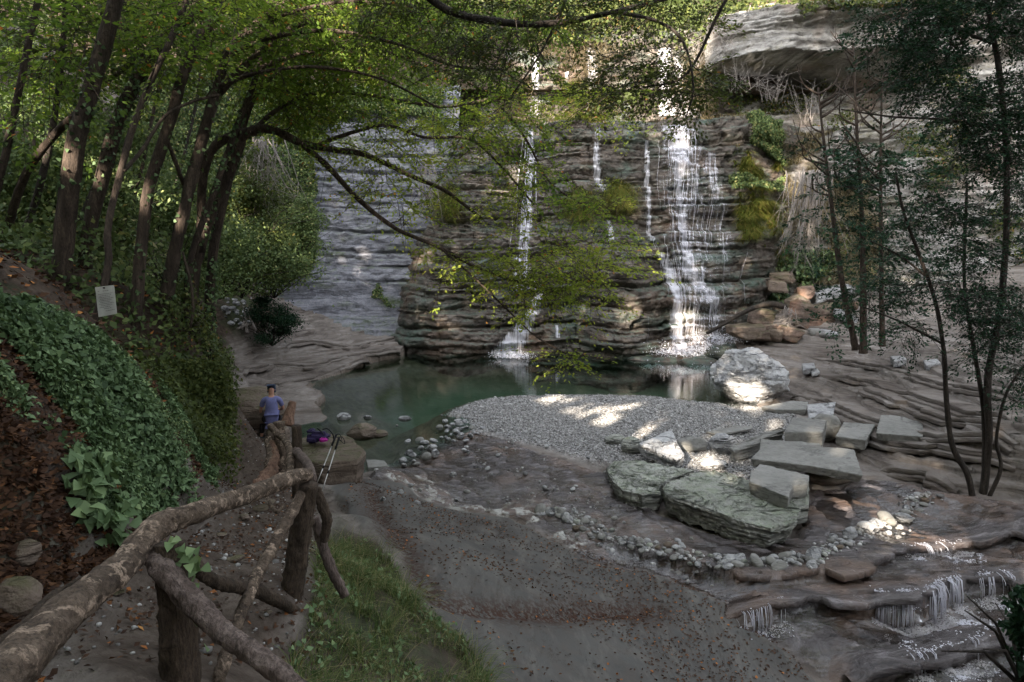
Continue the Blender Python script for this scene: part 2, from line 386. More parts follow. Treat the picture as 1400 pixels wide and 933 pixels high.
PW['grass'] = polyw([(440, 735), (500, 740), (545, 770), (580, 830), (640, 880), (670, 925), (400, 925), (400, 850)])
PW['shelf'] = polyw([(300, 590), (430, 590), (455, 560), (440, 525), (550, 486), (570, 440), (420, 440), (320, 470), (300, 520)])
LED = [  # (pixels of the ledge's lip, drop)
    ([(930, 775), (1010, 800), (1060, 803), (1150, 788), (1215, 765), (1290, 750), (1395, 722)], .26),
    ([(985, 852), (1060, 838), (1110, 826), (1190, 818), (1260, 822), (1300, 800), (1395, 790)], .46),
    ([(1160, 925), (1210, 905), (1260, 890), (1320, 876), (1395, 862)], .34)]
def _ll(pts, drop):
    return np.array([hit0(a, b, hrbf)[:2] for a, b in pts]), drop
LED = [_ll(*l) for l in LED]
def carve(X, Y, h):
    s = sdpoly(X, Y, PW['pool'])+.12*fbm(X*1.5, Y*1.5, s=3)
    left = sstep(-1.5, -3.2, X+.0*Y)
    w_ = .25*left+1.6*(1-left)
    dep = 1.1*sstep(0, 1, s/ (3.2)) + .22*sstep(0, 1, s/w_)
    h = np.where(s > -.4, np.where(s > 0, np.minimum(h, -.02)-dep, h*1), h)
    return h, s
def masks(X, Y):
    J = .16*fbm(X*1.6, Y*1.6, s=21, o=5); m = {}
    m['spool'] = sdpoly(X, Y, PW['pool'])+J
    for k in ('mud', 'wet', 'gravel', 'dirt', 'grass', 'shelf'):
        m[k+'_d'] = sdpoly(X, Y, PW[k])+J
    return m
def terr(X, Y, fine=True):
    X = np.asarray(X, float); Y = np.asarray(Y, float)
    h = hrbf(X, Y); m = masks(X, Y)
    h, s = carve(X, Y, h)
    # stream ledges
    for L, dr in LED:
        wob = .10*fbm(X*1.3, Y*1.3, s=31)+.05*fbm(X*5, Y*5, s=37)
        d, sg = sdline(X, Y, L); sd = d*sg+wob
        far = sstep(1.8, .9, d); cut = np.where(sd > 0, 1.0, 0.0)
        inw = sstep(-.2, .2, m['wet_d'])
        v = dr*(vn(X*.9, Y*.9, s=77)*.3+.85)
        h = h - v*.5*inw*far*np.where(sd > -.01, 1, 0) + v*.5*inw*far*np.where(sd < 0, 1, 0)*sstep(.9, 0, d)
    mud = sstep(-.03, .1, m['mud_d']); gr = sstep(-.15, .3, m['gravel_d']); wet = sstep(-.1, .15, m['wet_d'])*(1-mud)
    dirt = sstep(-.1, .2, m['dirt_d']); shelf = sstep(-.2, .2, m['shelf_d'])
    soil = sstep(-4.3, -5.0, X-.18*(Y-8)*sstep(12, 8, Y)+.4*fbm(X, Y, s=5))*sstep(31, 28, Y+.25*(X+8)) 
    soil = soil*(1-sstep(-.35, .1, m['shelf_d']))
    soil = np.maximum(soil, sstep(2.2, .5, Y)*(1-dirt)*(X < 2.6))
    soil = np.maximum(soil, sstep(0, .3, -m['mud_d'])*sstep(0, .3, -m['dirt_d'])*sstep(0, .3, -m['wet_d'])*sstep(-.6, -1.2, X)*sstep(10.5, 9.5, Y))
    soil = np.maximum(soil, sstep(-.05, .1, m['grass_d'])*.9)
    soil = np.maximum(soil, sstep(9.5, 11, X-.1*Y)*sstep(12, 10.5, Y))
    gi = np.clip(gr*(1-dirt), 0, 1)
    ledge = np.clip(1-mud-wet-gi-soil-dirt, 0, 1)*sstep(.15, -.1, s)
    # terraces on the exposed strata
    tilt = .06*X*np.where(X > 0, 1, 0)+.02*(Y-20)
    wv_ = .16*fbm(X*.3, Y*.3, s=9)+.07*fbm(X*1.3, Y*1.3, s=10)+.05*vn(np.floor(X*.8+.5*fbm(X, Y, s=4)), np.floor(Y*.6), s=45)
    q = (h+tilt+wv_)/.19; fl = np.floor(q)+.35*_h(np.floor(q), np.floor(q)*0, np.floor(q)*0, 5)*0; fr = q-fl
    fr2 = np.where(fr < .88, fr*.12/.88, .12+(fr-.88)/.12*.88)
    ht = (fl+fr2)*.19-tilt-wv_
    amp = ledge*np.clip(1.3-soil, 0, 1)
    h = h*(1-amp)+ht*amp
    # finer bedding on the ledges
    st2 = .055; q = (h+.6*tilt+.09*fbm(X*.9, Y*.9, s=19)+.03*fbm(X*4, Y*4, s=20))/st2; fr = q-np.floor(q)
    h = h+ledge*.8*((np.floor(q)+np.where(fr < .8, fr*.1/.8, .1+(fr-.8)/.2*.9))*st2-q*st2)
    n = fbm(X*.9, Y*.9, s=1, o=5)
    h = h+.05*n*(1-mud)*(1-gi)+.03*fbm(X*3.1, Y*3.1, s=2)*(1-mud*.85)
    h = h+soil*(.14*fbm(X*.7, Y*.7, s=6)+.05*fbm(X*3.5, Y*3.5, s=8))
    h = h+gi*.02*fbm(X*9, Y*9, s=12, o=3)
    # wet bedrock: shallow plates tilted along the flow
    a = X*.9+Y*.45; q = (a+.5*fbm(X*.5, Y*1.3, s=14))/.55; fr = q-np.floor(q)
    h = h+wet*(.05*fr*(1-sstep(.9, 1, fr))+.03*fbm(X*2.2, Y*6, s=15))
    cr_ = vn(X*.8+.4*fbm(X*2, Y*2, s=25), Y*1.5, s=26); h = h-wet*.06*np.exp(-(cr_/.035)**2)
    # hollow winding down the mudstone slope
    h = h-mud*.10*np.exp(-(sdline(X, Y, GULLY)[0]/.16)**2)+mud*.03*fbm(X*.9, Y*.9, s=17)
    return h, dict(mud=mud, gravel=gi, wet=wet*sstep(.1, -.1, s), dirt=dirt*(1-mud)*(1-shelf*.7), soil=soil*(1-dirt), bed=sstep(-.1, .12, s), deep=sstep(1.2, 3.4, s),
                   litter=mud*np.exp(-(sdline(X, Y, GULLY)[0]/(.22+.12*fbm(X*2, Y*2, s=44)))**2), chalk=sstep(13, 11.5, Y+.5*X)*sstep(2.2, .8, X), d=m)
GULLY = polyw([(505, 665), (520, 700), (545, 745), (570, 790), (600, 822), (660, 832), (740, 838), (820, 833), (900, 830)])
def hterr(X, Y): return terr(X, Y)[0]
def hit(px, py):
    p0 = hit0(px, py, hrbf); d = ray(px, py); t0 = p0[1]/d[1]; t = np.arange(max(1.5, t0*.8), t0*1.25+.5, max(.012, t0*.002))
    P = d[None]*t[:, None]+np.array([0, 0, CAMZ]); z = hterr(P[:, 0], P[:, 1]); k = np.argmax(P[:, 2] < z)
    if P[k, 2] >= z[k]: return p0
    return P[k]
def gz(x, y): return float(terr(np.array([x]), np.array([y]))[0][0])

def axis(lo, hi, a, b, fine, coarse_steps):
    left = a-(np.geomspace(1, 1+(a-lo), coarse_steps)-1)[1:][::-1]
    right = b+(np.geomspace(1, 1+(hi-b), coarse_steps)-1)[1:]
    return np.concatenate([left, np.arange(a, b, fine), [b], right])
xs = axis(-160, 160, -10.5, 13, .045, 70)
ys = np.concatenate([axis(-160, 160, 1.6, 15, .04, 110)]); ys = np.concatenate([ys[ys < 15], np.arange(15, 31, .055), np.arange(31, 37, .2), np.geomspace(38, 160, 24)])
XX, YY = np.meshgrid(xs, ys)
HH, MK = terr(XX, YY)
far = np.hypot(XX, YY-10)
HH = np.where(far > 60, HH*sstep(160, 60, far)+18*sstep(60, 160, far), HH)
V = np.stack([XX, YY, HH], -1).reshape(-1, 3); F = grid_faces(len(xs), len(ys))
AT = {k: MK[k].ravel() for k in ('mud', 'gravel', 'wet', 'dirt', 'soil', 'bed', 'deep', 'litter', 'chalk')}
def split(name, fm):
    f = F[fm]; u, inv = np.unique(f, return_inverse=True)
    return tag(mk(name, V[u], inv.reshape(f.shape), M['ground'], attrs={k: ('POINT', a[u]) for k, a in AT.items()}), kind='structure')
fv = lambda a: AT[a][F].mean(1)
cl = np.argmax(np.stack([np.full(len(F), .45), fv('mud'), fv('gravel'), fv('wet'), fv('dirt'), fv('soil')*1.01, fv('bed')], 1), 1)
for i, nm in enumerate(['rock_ledges', 'mudstone_slope', 'gravel_bar', 'streambed', 'path', 'ground', 'pool_bed']):
    split(nm, cl == i)

# ================================================================== CLIFFS (Y as a function of X and height)
def layered(X, Z, seed, tmin, tmax, setback, amp=.28, joint=(.6, 2.4), dip=0.0, und=.3, undercut=.14, zlo=-2, zhi=30):
    r = np.random.default_rng(seed); zb = [zlo]
    while zb[-1] < zhi: zb.append(zb[-1]+r.uniform(tmin, tmax)*(1 if r.random() < .75 else .35))
    zb = np.array(zb); n = len(zb)
    zz = Z+dip*X+und*fbm(X*.16, Z*0, s=seed, o=3)+.05*fbm(X*1.4, Z*.4, s=seed+4)
    i = np.clip(np.searchsorted(zb, zz)-1, 0, n-2); th = zb[i+1]-zb[i]; t = (zz-zb[i])/th
    wj = r.uniform(*joint, n); oj = r.uniform(0, 50, n); ao = r.uniform(-1, 1, n)
    il = i.astype(float)
    jm = r.random(n) < .6                                     # only some beds are jointed into blocks
    q = X/wj[i]+oj[i]+.5*fbm(X*.7, Z*.9, s=seed+2); cell = np.floor(q); fq = q-cell
    rr = (_h(cell, il, i*0.0, seed)-.5)*jm[i]
    crk = jm[i]*(_h(cell, il, i*0.0, seed+1) < .5)
    jn = np.exp(-(np.minimum(fq, 1-fq)*wj[i]/.04)**2)*.09*crk
    vary = vn(X*.22+il*3.1, il*1.7, s=seed+3)*.8+vn(X*.7+il*5.1, il*2.7, s=seed+13)*.4   # a bed stands out here and dies away there
    d = setback(X, zb[i]+t*th*.25)+(ao[i]*.5+vary)*amp+rr*amp*1.3+jn
    ucm = .35+.65*sstep(-.3, .4, vn(X*.4+il*2.1, il, s=seed+17))
    d = d+undercut*ucm*sstep(.25, .0, t)*sstep(.1, .4, th)+.07*sstep(.9, 1.0, t)
    d = d+.28*fbm(X*.45, Z*.5, s=seed+6)+.16*fbm(X*1.3, Z*1.6, s=seed+7)+.09*np.abs(fbm(X*2.2, Z*2.6, s=seed+27))*1.6+.07*fbm(X*3.5, Z*6, s=seed+8)+.035*fbm(X*9, Z*16, s=seed+9, o=2)
    return d
def cliff(name, x0, x1, z0, z1, step, Ff, mat, label, cat='cliff', cutoff=None):
    nx = int((x1-x0)/step)+1; nz = int((z1-z0)/(step*.8))+1
    X, Z = np.meshgrid(np.linspace(x0, x1, nx), np.linspace(z0, z1, nz)); Y = Ff(X, Z)
    o = mk(name, np.stack([X, Y, Z], -1).reshape(-1, 3), grid_faces(nx, nz), mat)
    return tag(o, label, cat)
LIP = 10.4
def set_c(X, Z):
    s = np.interp(Z, [-2, .3, .9, 2.6, 2.9, 5.2, 5.5, 8.0, LIP-.25, LIP, LIP+.15, 12.5, 16, 17], [-.5, -.2, .25, .45, 1.0, 1.25, 1.7, 2.1, 2.5, 3.0, 7.0, 7.5, 8.2, 11])
    # block standing forward left of the main fall, stepped apron under the fall
    s = s - .9*np.exp(-((X-5.0)/1.5)**4)*sstep(4.9, 4.4, Z)
    s = s - .8*np.exp(-((X-8.3)/1.7)**4)*sstep(6.2, 1.0, Z)
    s = s + .5*np.exp(-((X+.2)/.9)**2)*sstep(9, 7, Z)
    return s
def F_c(X, Z):
    Zw = Z+.35*fbm(X*.35, Z*.25, s=35)*sstep(.2, 1.5, Z)+.10*(vn(np.floor(X*.55+.6*fbm(Z*.4, X*.1, s=36)), 0*X, s=37))
    mega = layered(X, Zw, 9, 1.3, 2.7, lambda x, z: 0*x, .55, (1.5, 4), dip=-.01, undercut=.45)
    d = layered(X, Zw, 5, .16, .62, set_c, .16, (.5, 2.2), dip=-.012, undercut=.11)+mega*.85
    d = d+.35*fbm(X*.33, Z*.4, s=38)
    le = -4.75+.3*Z+.25*fbm(Z*.8, X*0, s=3)
    d = d+np.clip(le-X, 0, 9)**1.1*1.5
    re = 11.0+.35*fbm(Z*.5, X*0, s=6)
    d = d+np.clip(X-re, 0, 9)*.9
    return 30+.25*fbm(X*.2, Z*.1, s=8)+d
cliff('waterfall_cliff', -7.5, 15, -1.4, 16.8, .045, F_c, M['cliff_wet'], 'dark wet layered cliff the waterfalls run down, green with algae')
def set_l(X, Z):
    return np.interp(Z, [-1, .6, 1.6, 3.1, 3.5, 3.8, 6, 9, 13], [-3.0, -1.8, -.9, -.45, .15, -.25, .2, .9, 3.2])
def F_l(X, Z): 
    d = layered(X, Z, 23, .35, 1.0, set_l, .12, (1.5, 5), dip=.015, und=.25, undercut=.22)
    sm = sstep(3.3, 2.6, Z); ds = set_l(X, Z)+.35*fbm(X*.5, Z*.7, s=61)+.05*fbm(X*3, Z*4, s=62)
    return 33.2+(d*(1-sm)+ds*sm)-np.clip(-9-X, 0, 20)*.55
cliff('shale_wall', -17, -2.6, -.5, 13, .065, F_l, M['cliff_pale'], 'pale lilac-grey shale wall in long level beds left of the waterfalls')
def set_r(X, Z):
    s = np.interp(Z, [-1, 1.5, 4, 6.5, 7.0, 9.0, 9.4, 11.2, 11.6, 13.7, 13.95, 16.3, 17, 20], [-1.6, -.8, .2, .8, 1.4, 1.9, 2.8, 3.4, 4.6, 5.2, 4.2, 4.4, 6, 14])
    cap = sstep(9.6, 10.6, X)*sstep(20.5, 18.2, X)
    capz = sstep(13.55, 13.85, Z+.05*(X-14))*sstep(17.0, 16.2, Z)
    s = s-cap*capz*(3.6+.5*fbm(X*.6, Z*.2, s=71))
    s = s+cap*sstep(11.2, 12, Z)*sstep(13.8, 13.4, Z)*1.3
    return s
def F_r(X, Z):
    d = layered(X, Z, 41, .3, 1.1, set_r, .45, (1.0, 3.6), dip=.02, undercut=.2)
    d = d+layered(X, Z+.25*fbm(X*.3, Z*.3, s=74), 43, .10, .34, lambda x, z: 0*x, .12, (.35, 1.3), dip=.03, undercut=.14)
    return 34.0-(X-11)*.42+np.clip(11.6-X, 0, 5)*.5+1.1*fbm(X*.22, Z*.25, s=72)+.4*fbm(X*.7, Z*.7, s=73)+d
cliff('overhanging_cliff', 10.2, 36, -.5, 20, .075, F_r, M['cliff_cap'], 'pale stepped cliff on the right with a brick-like overhanging cap')
# hillside above and behind the cliffs
xb, yb = np.meshgrid(np.linspace(-110, 110, 160), np.concatenate([np.linspace(37, 60, 60), np.geomspace(61, 300, 30)]))
hb = 15.2+np.clip((yb-38)*.62, 0, 8.5)+1.0*fbm(xb*.15, yb*.15, s=81)+np.clip(xb-16, 0, 80)*.25+np.clip(-xb-4, 0, 60)*.25
hb = np.where(yb < 38.4, 13.0, hb)
hills = tag(mk('hills', np.stack([xb, yb, hb], -1).reshape(-1, 3), grid_faces(160, 90), M['ground'], attrs={'soil': ('POINT', np.ones(xb.size))}), kind='structure')
# ================================================================== PLANTS: materials and leaf builders
def leaf_mat(name, stops, trans=.35, rough=.5):
    s = NT(name); a = s.attr('tint'); c = s.ramp(a, stops)
    p = s.bsdf(c, rough, spec=.12); t = s.n('ShaderNodeBsdfTranslucent', {'Color': s.mix(.5, c, s.mix(1.0, c, (1.0, .95, .35), 'MULTIPLY'))}).outputs[0]
    x = s.n('ShaderNodeMixShader', {0: trans}); s.t.links.new(p, x.inputs[1]); s.t.links.new(t, x.inputs[2])
    return s.done(x.outputs[0])
M['leaf_canopy'] = leaf_mat('hornbeam_leaf', [(0, (.07, .13, .025)), (.45, (.14, .22, .04)), (.8, (.24, .31, .06)), (.95, (.36, .34, .07)), (1, (.42, .17, .05))], .6)
M['leaf_bright'] = leaf_mat('yellow_green_leaf', [(0, (.15, .22, .035)), (.5, (.28, .35, .06)), (.93, (.42, .42, .09)), (1, (.45, .22, .05))], .6)
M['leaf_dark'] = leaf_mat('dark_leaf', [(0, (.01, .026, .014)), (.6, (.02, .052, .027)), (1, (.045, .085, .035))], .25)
M['leaf_olive'] = leaf_mat('olive_leaf', [(0, (.04, .055, .018)), (.6, (.075, .10, .03)), (.9, (.13, .14, .04)), (1, (.25, .13, .05))], .35)
M['leaf_ivy'] = leaf_mat('ivy_leaf', [(0, (.03, .055, .025)), (.35, (.08, .13, .058)), (.8, (.165, .245, .12)), (.95, (.24, .32, .14)), (1, (.32, .26, .1))], .2, .42)
M['leaf_under'] = leaf_mat('undergrowth_leaf', [(0, (.04, .062, .025)), (.5, (.095, .14, .052)), (.85, (.18, .23, .085)), (1, (.34, .3, .13))], .3)
M['grass'] = leaf_mat('grass_blade', [(0, (.04, .07, .02)), (.5, (.09, .13, .04)), (.8, (.19, .2, .08)), (1, (.34, .28, .16))], .3)
M['grass_dry'] = leaf_mat('dry_grass', [(0, (.10, .09, .045)), (.5, (.24, .2, .12)), (1, (.42, .36, .25))], .35)
M['moss'] = leaf_mat('hanging_moss', [(0, (.06, .09, .015)), (.6, (.13, .15, .03)), (1, (.26, .19, .06))], .3)
M['litter'] = leaf_mat('fallen_leaf', [(0, (.03, .017, .012)), (.7, (.07, .036, .02)), (.86, (.12, .06, .03)), (.95, (.38, .14, .04)), (1, (.48, .24, .08))], .1, .7)
def bark_mat(name, a, b, c, patch=None, sc=1.0):
    s = NT(name); p = s.co((9*sc, 9*sc, 1.6*sc) if not patch else (8, 8, 8), kind='World'); n = s.noise(p, 1.2, 8, .72, .6); m = s.noise(s.co(kind='World'), 9*sc if patch else 5*sc, 7, .66, .6)
    col = s.ramp(n, [(.3, a), (.5, b), (.72, c)])
    if patch: col = s.mix(s.ramp(m, [(.54, 0), (.59, 1)]), col, s.mix(n, patch, tuple(x*.7 for x in patch)))
    fn = s.noise(s.co((70, 70, 22) if not patch else (60, 60, 60), kind='World'), 1.0, 4, .7); col = s.mix(s.ramp(fn, [(.38, .6), (.55, 0)]), col, tuple(x*.45 for x in a))
    h = s.math('ADD', s.math('ADD', n, s.math('MULTIPLY', fn, .35)), s.math('MULTIPLY', m, .6))
    return s.done(s.bsdf(col, .85, s.bump(h, 1.0, .03), spec=.25))
M['bark'] = bark_mat('grey_brown_bark', (.014, .01, .008), (.055, .04, .03), (.14, .105, .08))
M['bark_dark'] = bark_mat('dark_bark', (.012, .01, .008), (.035, .028, .022), (.075, .06, .05))
M['bark_pale'] = bark_mat('bare_pale_bark', (.16, .14, .12), (.28, .25, .23), (.4, .37, .34))
M['log'] = bark_mat('peeling_log', (.035, .025, .018), (.115, .085, .062), (.21, .16, .12), (.42, .32, .24), 1.6)
M['post'] = bark_mat('old_post', (.02, .015, .01), (.06, .043, .03), (.12, .088, .064))
M['log_pink'] = bark_mat('weathered_log', (.04, .03, .026), (.14, .105, .09), (.3, .24, .215))
M['log_red'] = bark_mat('torn_red_wood', (.08, .05, .035), (.22, .13, .09), (.38, .25, .18))

def unit(v): return v/(np.linalg.norm(v, axis=-1, keepdims=True)+1e-9)
def leaves(C, A, Nn, L, W, shape='kite'):
    """C centres of leaf bases, A axis (pointing to tip), Nn normals, L length, W width"""
    A = unit(A); B = unit(np.cross(Nn, A)); Nn = unit(np.cross(A, B)); L = np.broadcast_to(L, len(C))[:, None]; W = np.broadcast_to(W, len(C))[:, None]
    if shape == 'kite': P = [(0, 0, 0), (.42, .5, .12), (1, 0, -.08), (.42, -.5, .12)]
    elif shape == 'ivy': P = [(0, 0, 0), (.05, .5, .05), (.5, .36, .08), (1, 0, -.08), (.5, -.36, .08), (.05, -.5, .05)]
    elif shape == 'quad': P = [(0, -.5, 0), (0, .5, 0), (1, .5, 0), (1, -.5, 0)]
    V = np.stack([C+A*L*a+B*W*b+Nn*W*c for a, b, c in P], 1)
    return V.reshape(-1, 3), np.arange(len(C)*len(P)).reshape(len(C), len(P))
def mk_leaves(name, C, A, Nn, L, W, mat, tint=None, shape='kite', parent=None):
    V, F = leaves(C, A, Nn, L, W, shape)
    if tint is None: tint = RNG.random(len(C))
    return mk(name, V, F, mat, parent, smooth=False, attrs={'tint': ('FACE', tint)})
def rndv(n, s=1.0): return RNG.normal(0, s, (n, 3))
def terrn(x, y, e=.12):
    h = hrbf(x, y); hx = hrbf(x+e, y); hy = hrbf(x, y+e)
    n = np.stack([-(hx-h)/e, -(hy-h)/e, np.ones_like(h)], -1); return unit(n)

# ------------------------------------------------------------------ unseen wood added behind the camera to shade the gorge
SH = np.array([SUND[0], SUND[1], 0]); SH /= np.linalg.norm(SH)
E1 = np.array([-SH[1], SH[0], 0.]); E2 = np.cross(SUND, E1); E2 = E2 if E2[2] > 0 else -E2
def sab(P): P = np.asarray(P, float); return P@E1, P@E2
def shade_wood():
    pts = []; n = 95000
    c0 = sab([(-14, 33, 5), (26, 22, 5), (5, 33, 16), (0, 3, 0), (9, 6, -.5), (16, 34, 18), (-14, 30, 18)])
    amin, amax = -34, 30
    a = RNG.uniform(-40, 26, n); s = RNG.uniform(13, 21, n)     # horizontal distance behind the camera towards the sun
    A0 = c0[0].min()-2; A1 = c0[0].max()+2
    a = RNG.uniform(A0, A1, n)
    B0 = sab([(0, 3, 0)])[1][0]-3; B1 = sab([(16, 36, 19)])[1][0]
    b = RNG.uniform(B0, B1, n)
    P = a[:, None]*E1+b[:, None]*E2; P = P+SUND*((s-P@SH)/(SUND@SH))[:, None]
    # clumpy depth
    P = P+rndv(n, .2)
    a, b = sab(P)
    # sky gap over which the sun reaches the top tier
    al, _ = sab([(-.6, 36, 12)]); ar, _ = sab([(9.8, 36, 12)])
    edge = sab([(5, 33.5, 10.9)])[1][0]+.9*fbm(a*.5, a*0, s=90)
    lo, hi = min(al[0], ar[0]), max(al[0], ar[0])
    aj = a+.8*fbm(b*.5, b*0, s=91)
    gap = (aj > lo) & (aj < hi) & (b > edge)
    # holes cut in the added crowns where chosen sun flecks pass
    keep = ~gap
    for (c, r) in BEAMS:
        ca, cb = sab([c]); keep &= np.hypot((a-ca[0])/1.0, b-cb[0]) > r+.21
    wa, wb = sab([(-6, 11, 6.8), (4, 11, 6.8), (-6, 11, 9.8), (4, 11, 9.8)]); win = (a > wa.min()) & (a < wa.max()) & (b > wb.min()) & (b < wb.max())
    keep &= ~(win & (fbm(a*.9, b*.9, s=95, o=3) > -.04))
    wa, wb = sab([(-17, 15, 5.5), (-6, 15, 5.5), (-17, 19, 9.5), (-6, 19, 9.5)]); win = (a > wa.min()) & (a < wa.max()) & (b > wb.min()) & (b < wb.max())
    keep &= ~(win & (fbm(a*.8, b*.8, s=96, o=3) > .14))
    P = P[keep]; zt = hrbf(P[:, 0], P[:, 1]); P = P[P[:, 2] > zt+.5]
    nt_ = 11; aa = P@E1; q = np.quantile(aa, np.linspace(0, 1, nt_+1))
    for i in range(nt_):
        m = (aa >= q[i]) & (aa <= q[i+1]); Q = P[m]
        cen = Q.mean(0); cen[2] = float(hrbf(np.array([cen[0]]), np.array([cen[1]]))[0])-.2
        e = empty('unseen_shade_tree', cen, 'unseen dense tree added behind the camera to shade the gorge', 'tree', 'unseen trees added to shade the gorge')
        top = Q[:, 2].max()-3-cen[2]
        mk_tubes('trunk', [(np.array([[0, 0, -.3], [.2, .1, top*.4], [-.1, .2, top*.8]]), np.array([.35, .28, .1]))], M['bark'], e)
        k = len(Q); mk_leaves('crown', Q-cen, rndv(k), rndv(k), .55, .5, M['leaf_canopy'], RNG.random(k)*.8, 'kite', e)
BEAMS = []
def beam(px, py, Y, r): BEAMS.append((at(px, py, Y), r))
for a_, b_, r_ in ((990, 508, .22), (1003, 521, .14), (1030, 518, .2), (1036, 536, .24), (1020, 541, .16), (1052, 476, .26), (1066, 480, .2)): beam(a_, b_, 20.3, r_)
for a_, b_, r_ in ((830, 562, .15), (862, 558, .2), (893, 553, .12), (905, 581, .12), (880, 590, .14), (955, 559, .12), (1008, 552, .2), (1045, 556, .2), (1190, 700, .04), (1203, 690, .08), (1160, 765, .14), (1120, 775, .12), (1165, 880, .13)):
    BEAMS.append((gp(a_, b_, .05), r_))
for a_, b_, Y_, r_ in ((935, 178, 32, .15), (925, 190, 32, .12), (1035, 215, 32, .3), (1010, 260, 32, .3), (1060, 275, 32.5, .35), (1075, 235, 33, .4), (1095, 260, 33, .3), (1050, 305, 32, .25), (1100, 200, 33, .4), (890, 172, 32, .15), (1215, 345, 29, .3), (1255, 345, 28, .25), (1115, 330, 32, .25),
    (690, 215, 31.5, .3), (675, 235, 31, .25), (650, 240, 31, .3), (1000, 180, 32, .2), (1100, 403, 30, .25), (1115, 445, 29, .25)): beam(a_, b_, Y_, r_)
shade_wood()
for lb, c0_, ext, base, n in (('unseen leafy tree added over the viewpoint to darken the foreground', (-1.5, 1.0, 11), (5.5, 4.5, 1.6), (-5.5, -1.5), 3200), ('unseen leafy tree added over the right bank to darken that side', (12.5, 8.5, 12.5), (4.5, 5.5, 2.0), (14.5, 7), 5500)):  # crowns added out of frame to darken the foreground and right side
    bz = float(hrbf(np.array([base[0]]), np.array([base[1]]))[0]); e_ = empty('unseen_shade_tree', (base[0], base[1], bz-.3), lb, 'tree')
    v = RNG.normal(0, .55, (n, 3)); Q = np.array(c0_)+v*np.array(ext); Q = Q[(fbm(Q[:, 0]*.7, Q[:, 1]*.7, Q[:, 2]*.7, s=97, o=3) > -.12) & (Q[:, 2] > 4.6+.42*np.abs(Q[:, 1]))]; bb = np.array([base[0], base[1], bz-.3]); t_ = np.array(c0_)-bb
    mk_tubes('trunk', [smooth_line([t_*0, t_*.5+np.array([0, 0, 1.2]), t_], [.3, .2, .08], 6)], M['bark'], e_)
    mk_leaves('crown', Q-bb, rndv(len(Q)), rndv(len(Q), .5)+np.array([0, 0, 1]), .3, .22, M['leaf_canopy'], RNG.random(len(Q))*.8, 'kite', e_)
# ================================================================== TREES
def ptsY(L):
    """[(px, py, distance)] -> world points"""
    return np.array([at(a, b, c) for a, b, c in L])
def w2(px_width, Y): return .5*px_width*Y/FPX
def grow(limbs, targets, rng, droop=.15, r_tip=.004, k=.010, maxr=.05):
    """connect every target to the nearest point of the growing skeleton; returns branch lines and the arrival direction of each twig"""
    N = []; R = []; D = []
    for P, Rr in limbs:
        N += list(P); R += list(Rr); D += list(unit(np.gradient(P, axis=0)))
    N = np.array(N); R = np.array(R); D = np.array(D); T = np.array(targets); lines = []; dirs = np.zeros_like(T)
    d0 = np.array([np.min(((N-t)**2).sum(1)) for t in T]); order = np.argsort(d0)
    for j in order:
        t = T[j]; v = t-N; d = np.linalg.norm(v, axis=1)
        cosn = (v*D).sum(1)/(d+1e-6)
        i = np.argmin(d*(1.35-.5*np.clip(cosn, -.6, .9))); L = d[i]
        if L < .05: dirs[j] = D[i]; continue
        n = max(3, int(L/.22)+2); u = np.linspace(0, 1, n)[:, None]
        c = N[i]+D[i]*L*.45+np.array([0, 0, droop*L])
        P = (1-u)**2*N[i]+2*u*(1-u)*c+u*u*t+rng.normal(0, .02+.012*L, (n, 3))*np.sin(u*math.pi)
        r0 = min(R[i]*.75, maxr, r_tip+k*L+.003); Rr = np.linspace(r0, r_tip*.8, n)
        lines.append((P, Rr)); dd = unit(np.gradient(P, axis=0)); dirs[j] = dd[-1]
        N = np.vstack([N, P[1:]]); R = np.concatenate([R, Rr[1:]]); D = np.vstack([D, dd[1:]])
    return lines, dirs
def inpoly(x, y, poly):
    return sdpoly(np.asarray(x, float), np.asarray(y, float), np.array(poly, float)) > 0
def sample_region(poly, n, Yr, rng, jag=12, holes=.0, hs=60.):
    n = int(n*1.7)
    P = np.array(poly, float); lo, hi = P.min(0), P.max(0); out = []
    while len(out) < n:
        x = rng.uniform(lo[0], hi[0], 400); y = rng.uniform(lo[1], hi[1], 400)
        ok = inpoly(x+rng.normal(0, jag, 400), y+rng.normal(0, jag, 400), poly)
        if holes > 0: ok &= fbm(x/hs, y/hs*1.7, s=int(lo[0]) & 255, o=3) > holes-1
        for a, b in zip(x[ok], y[ok]): out.append(at(a, b, rng.uniform(*Yr)))
    return np.array(out[:n])
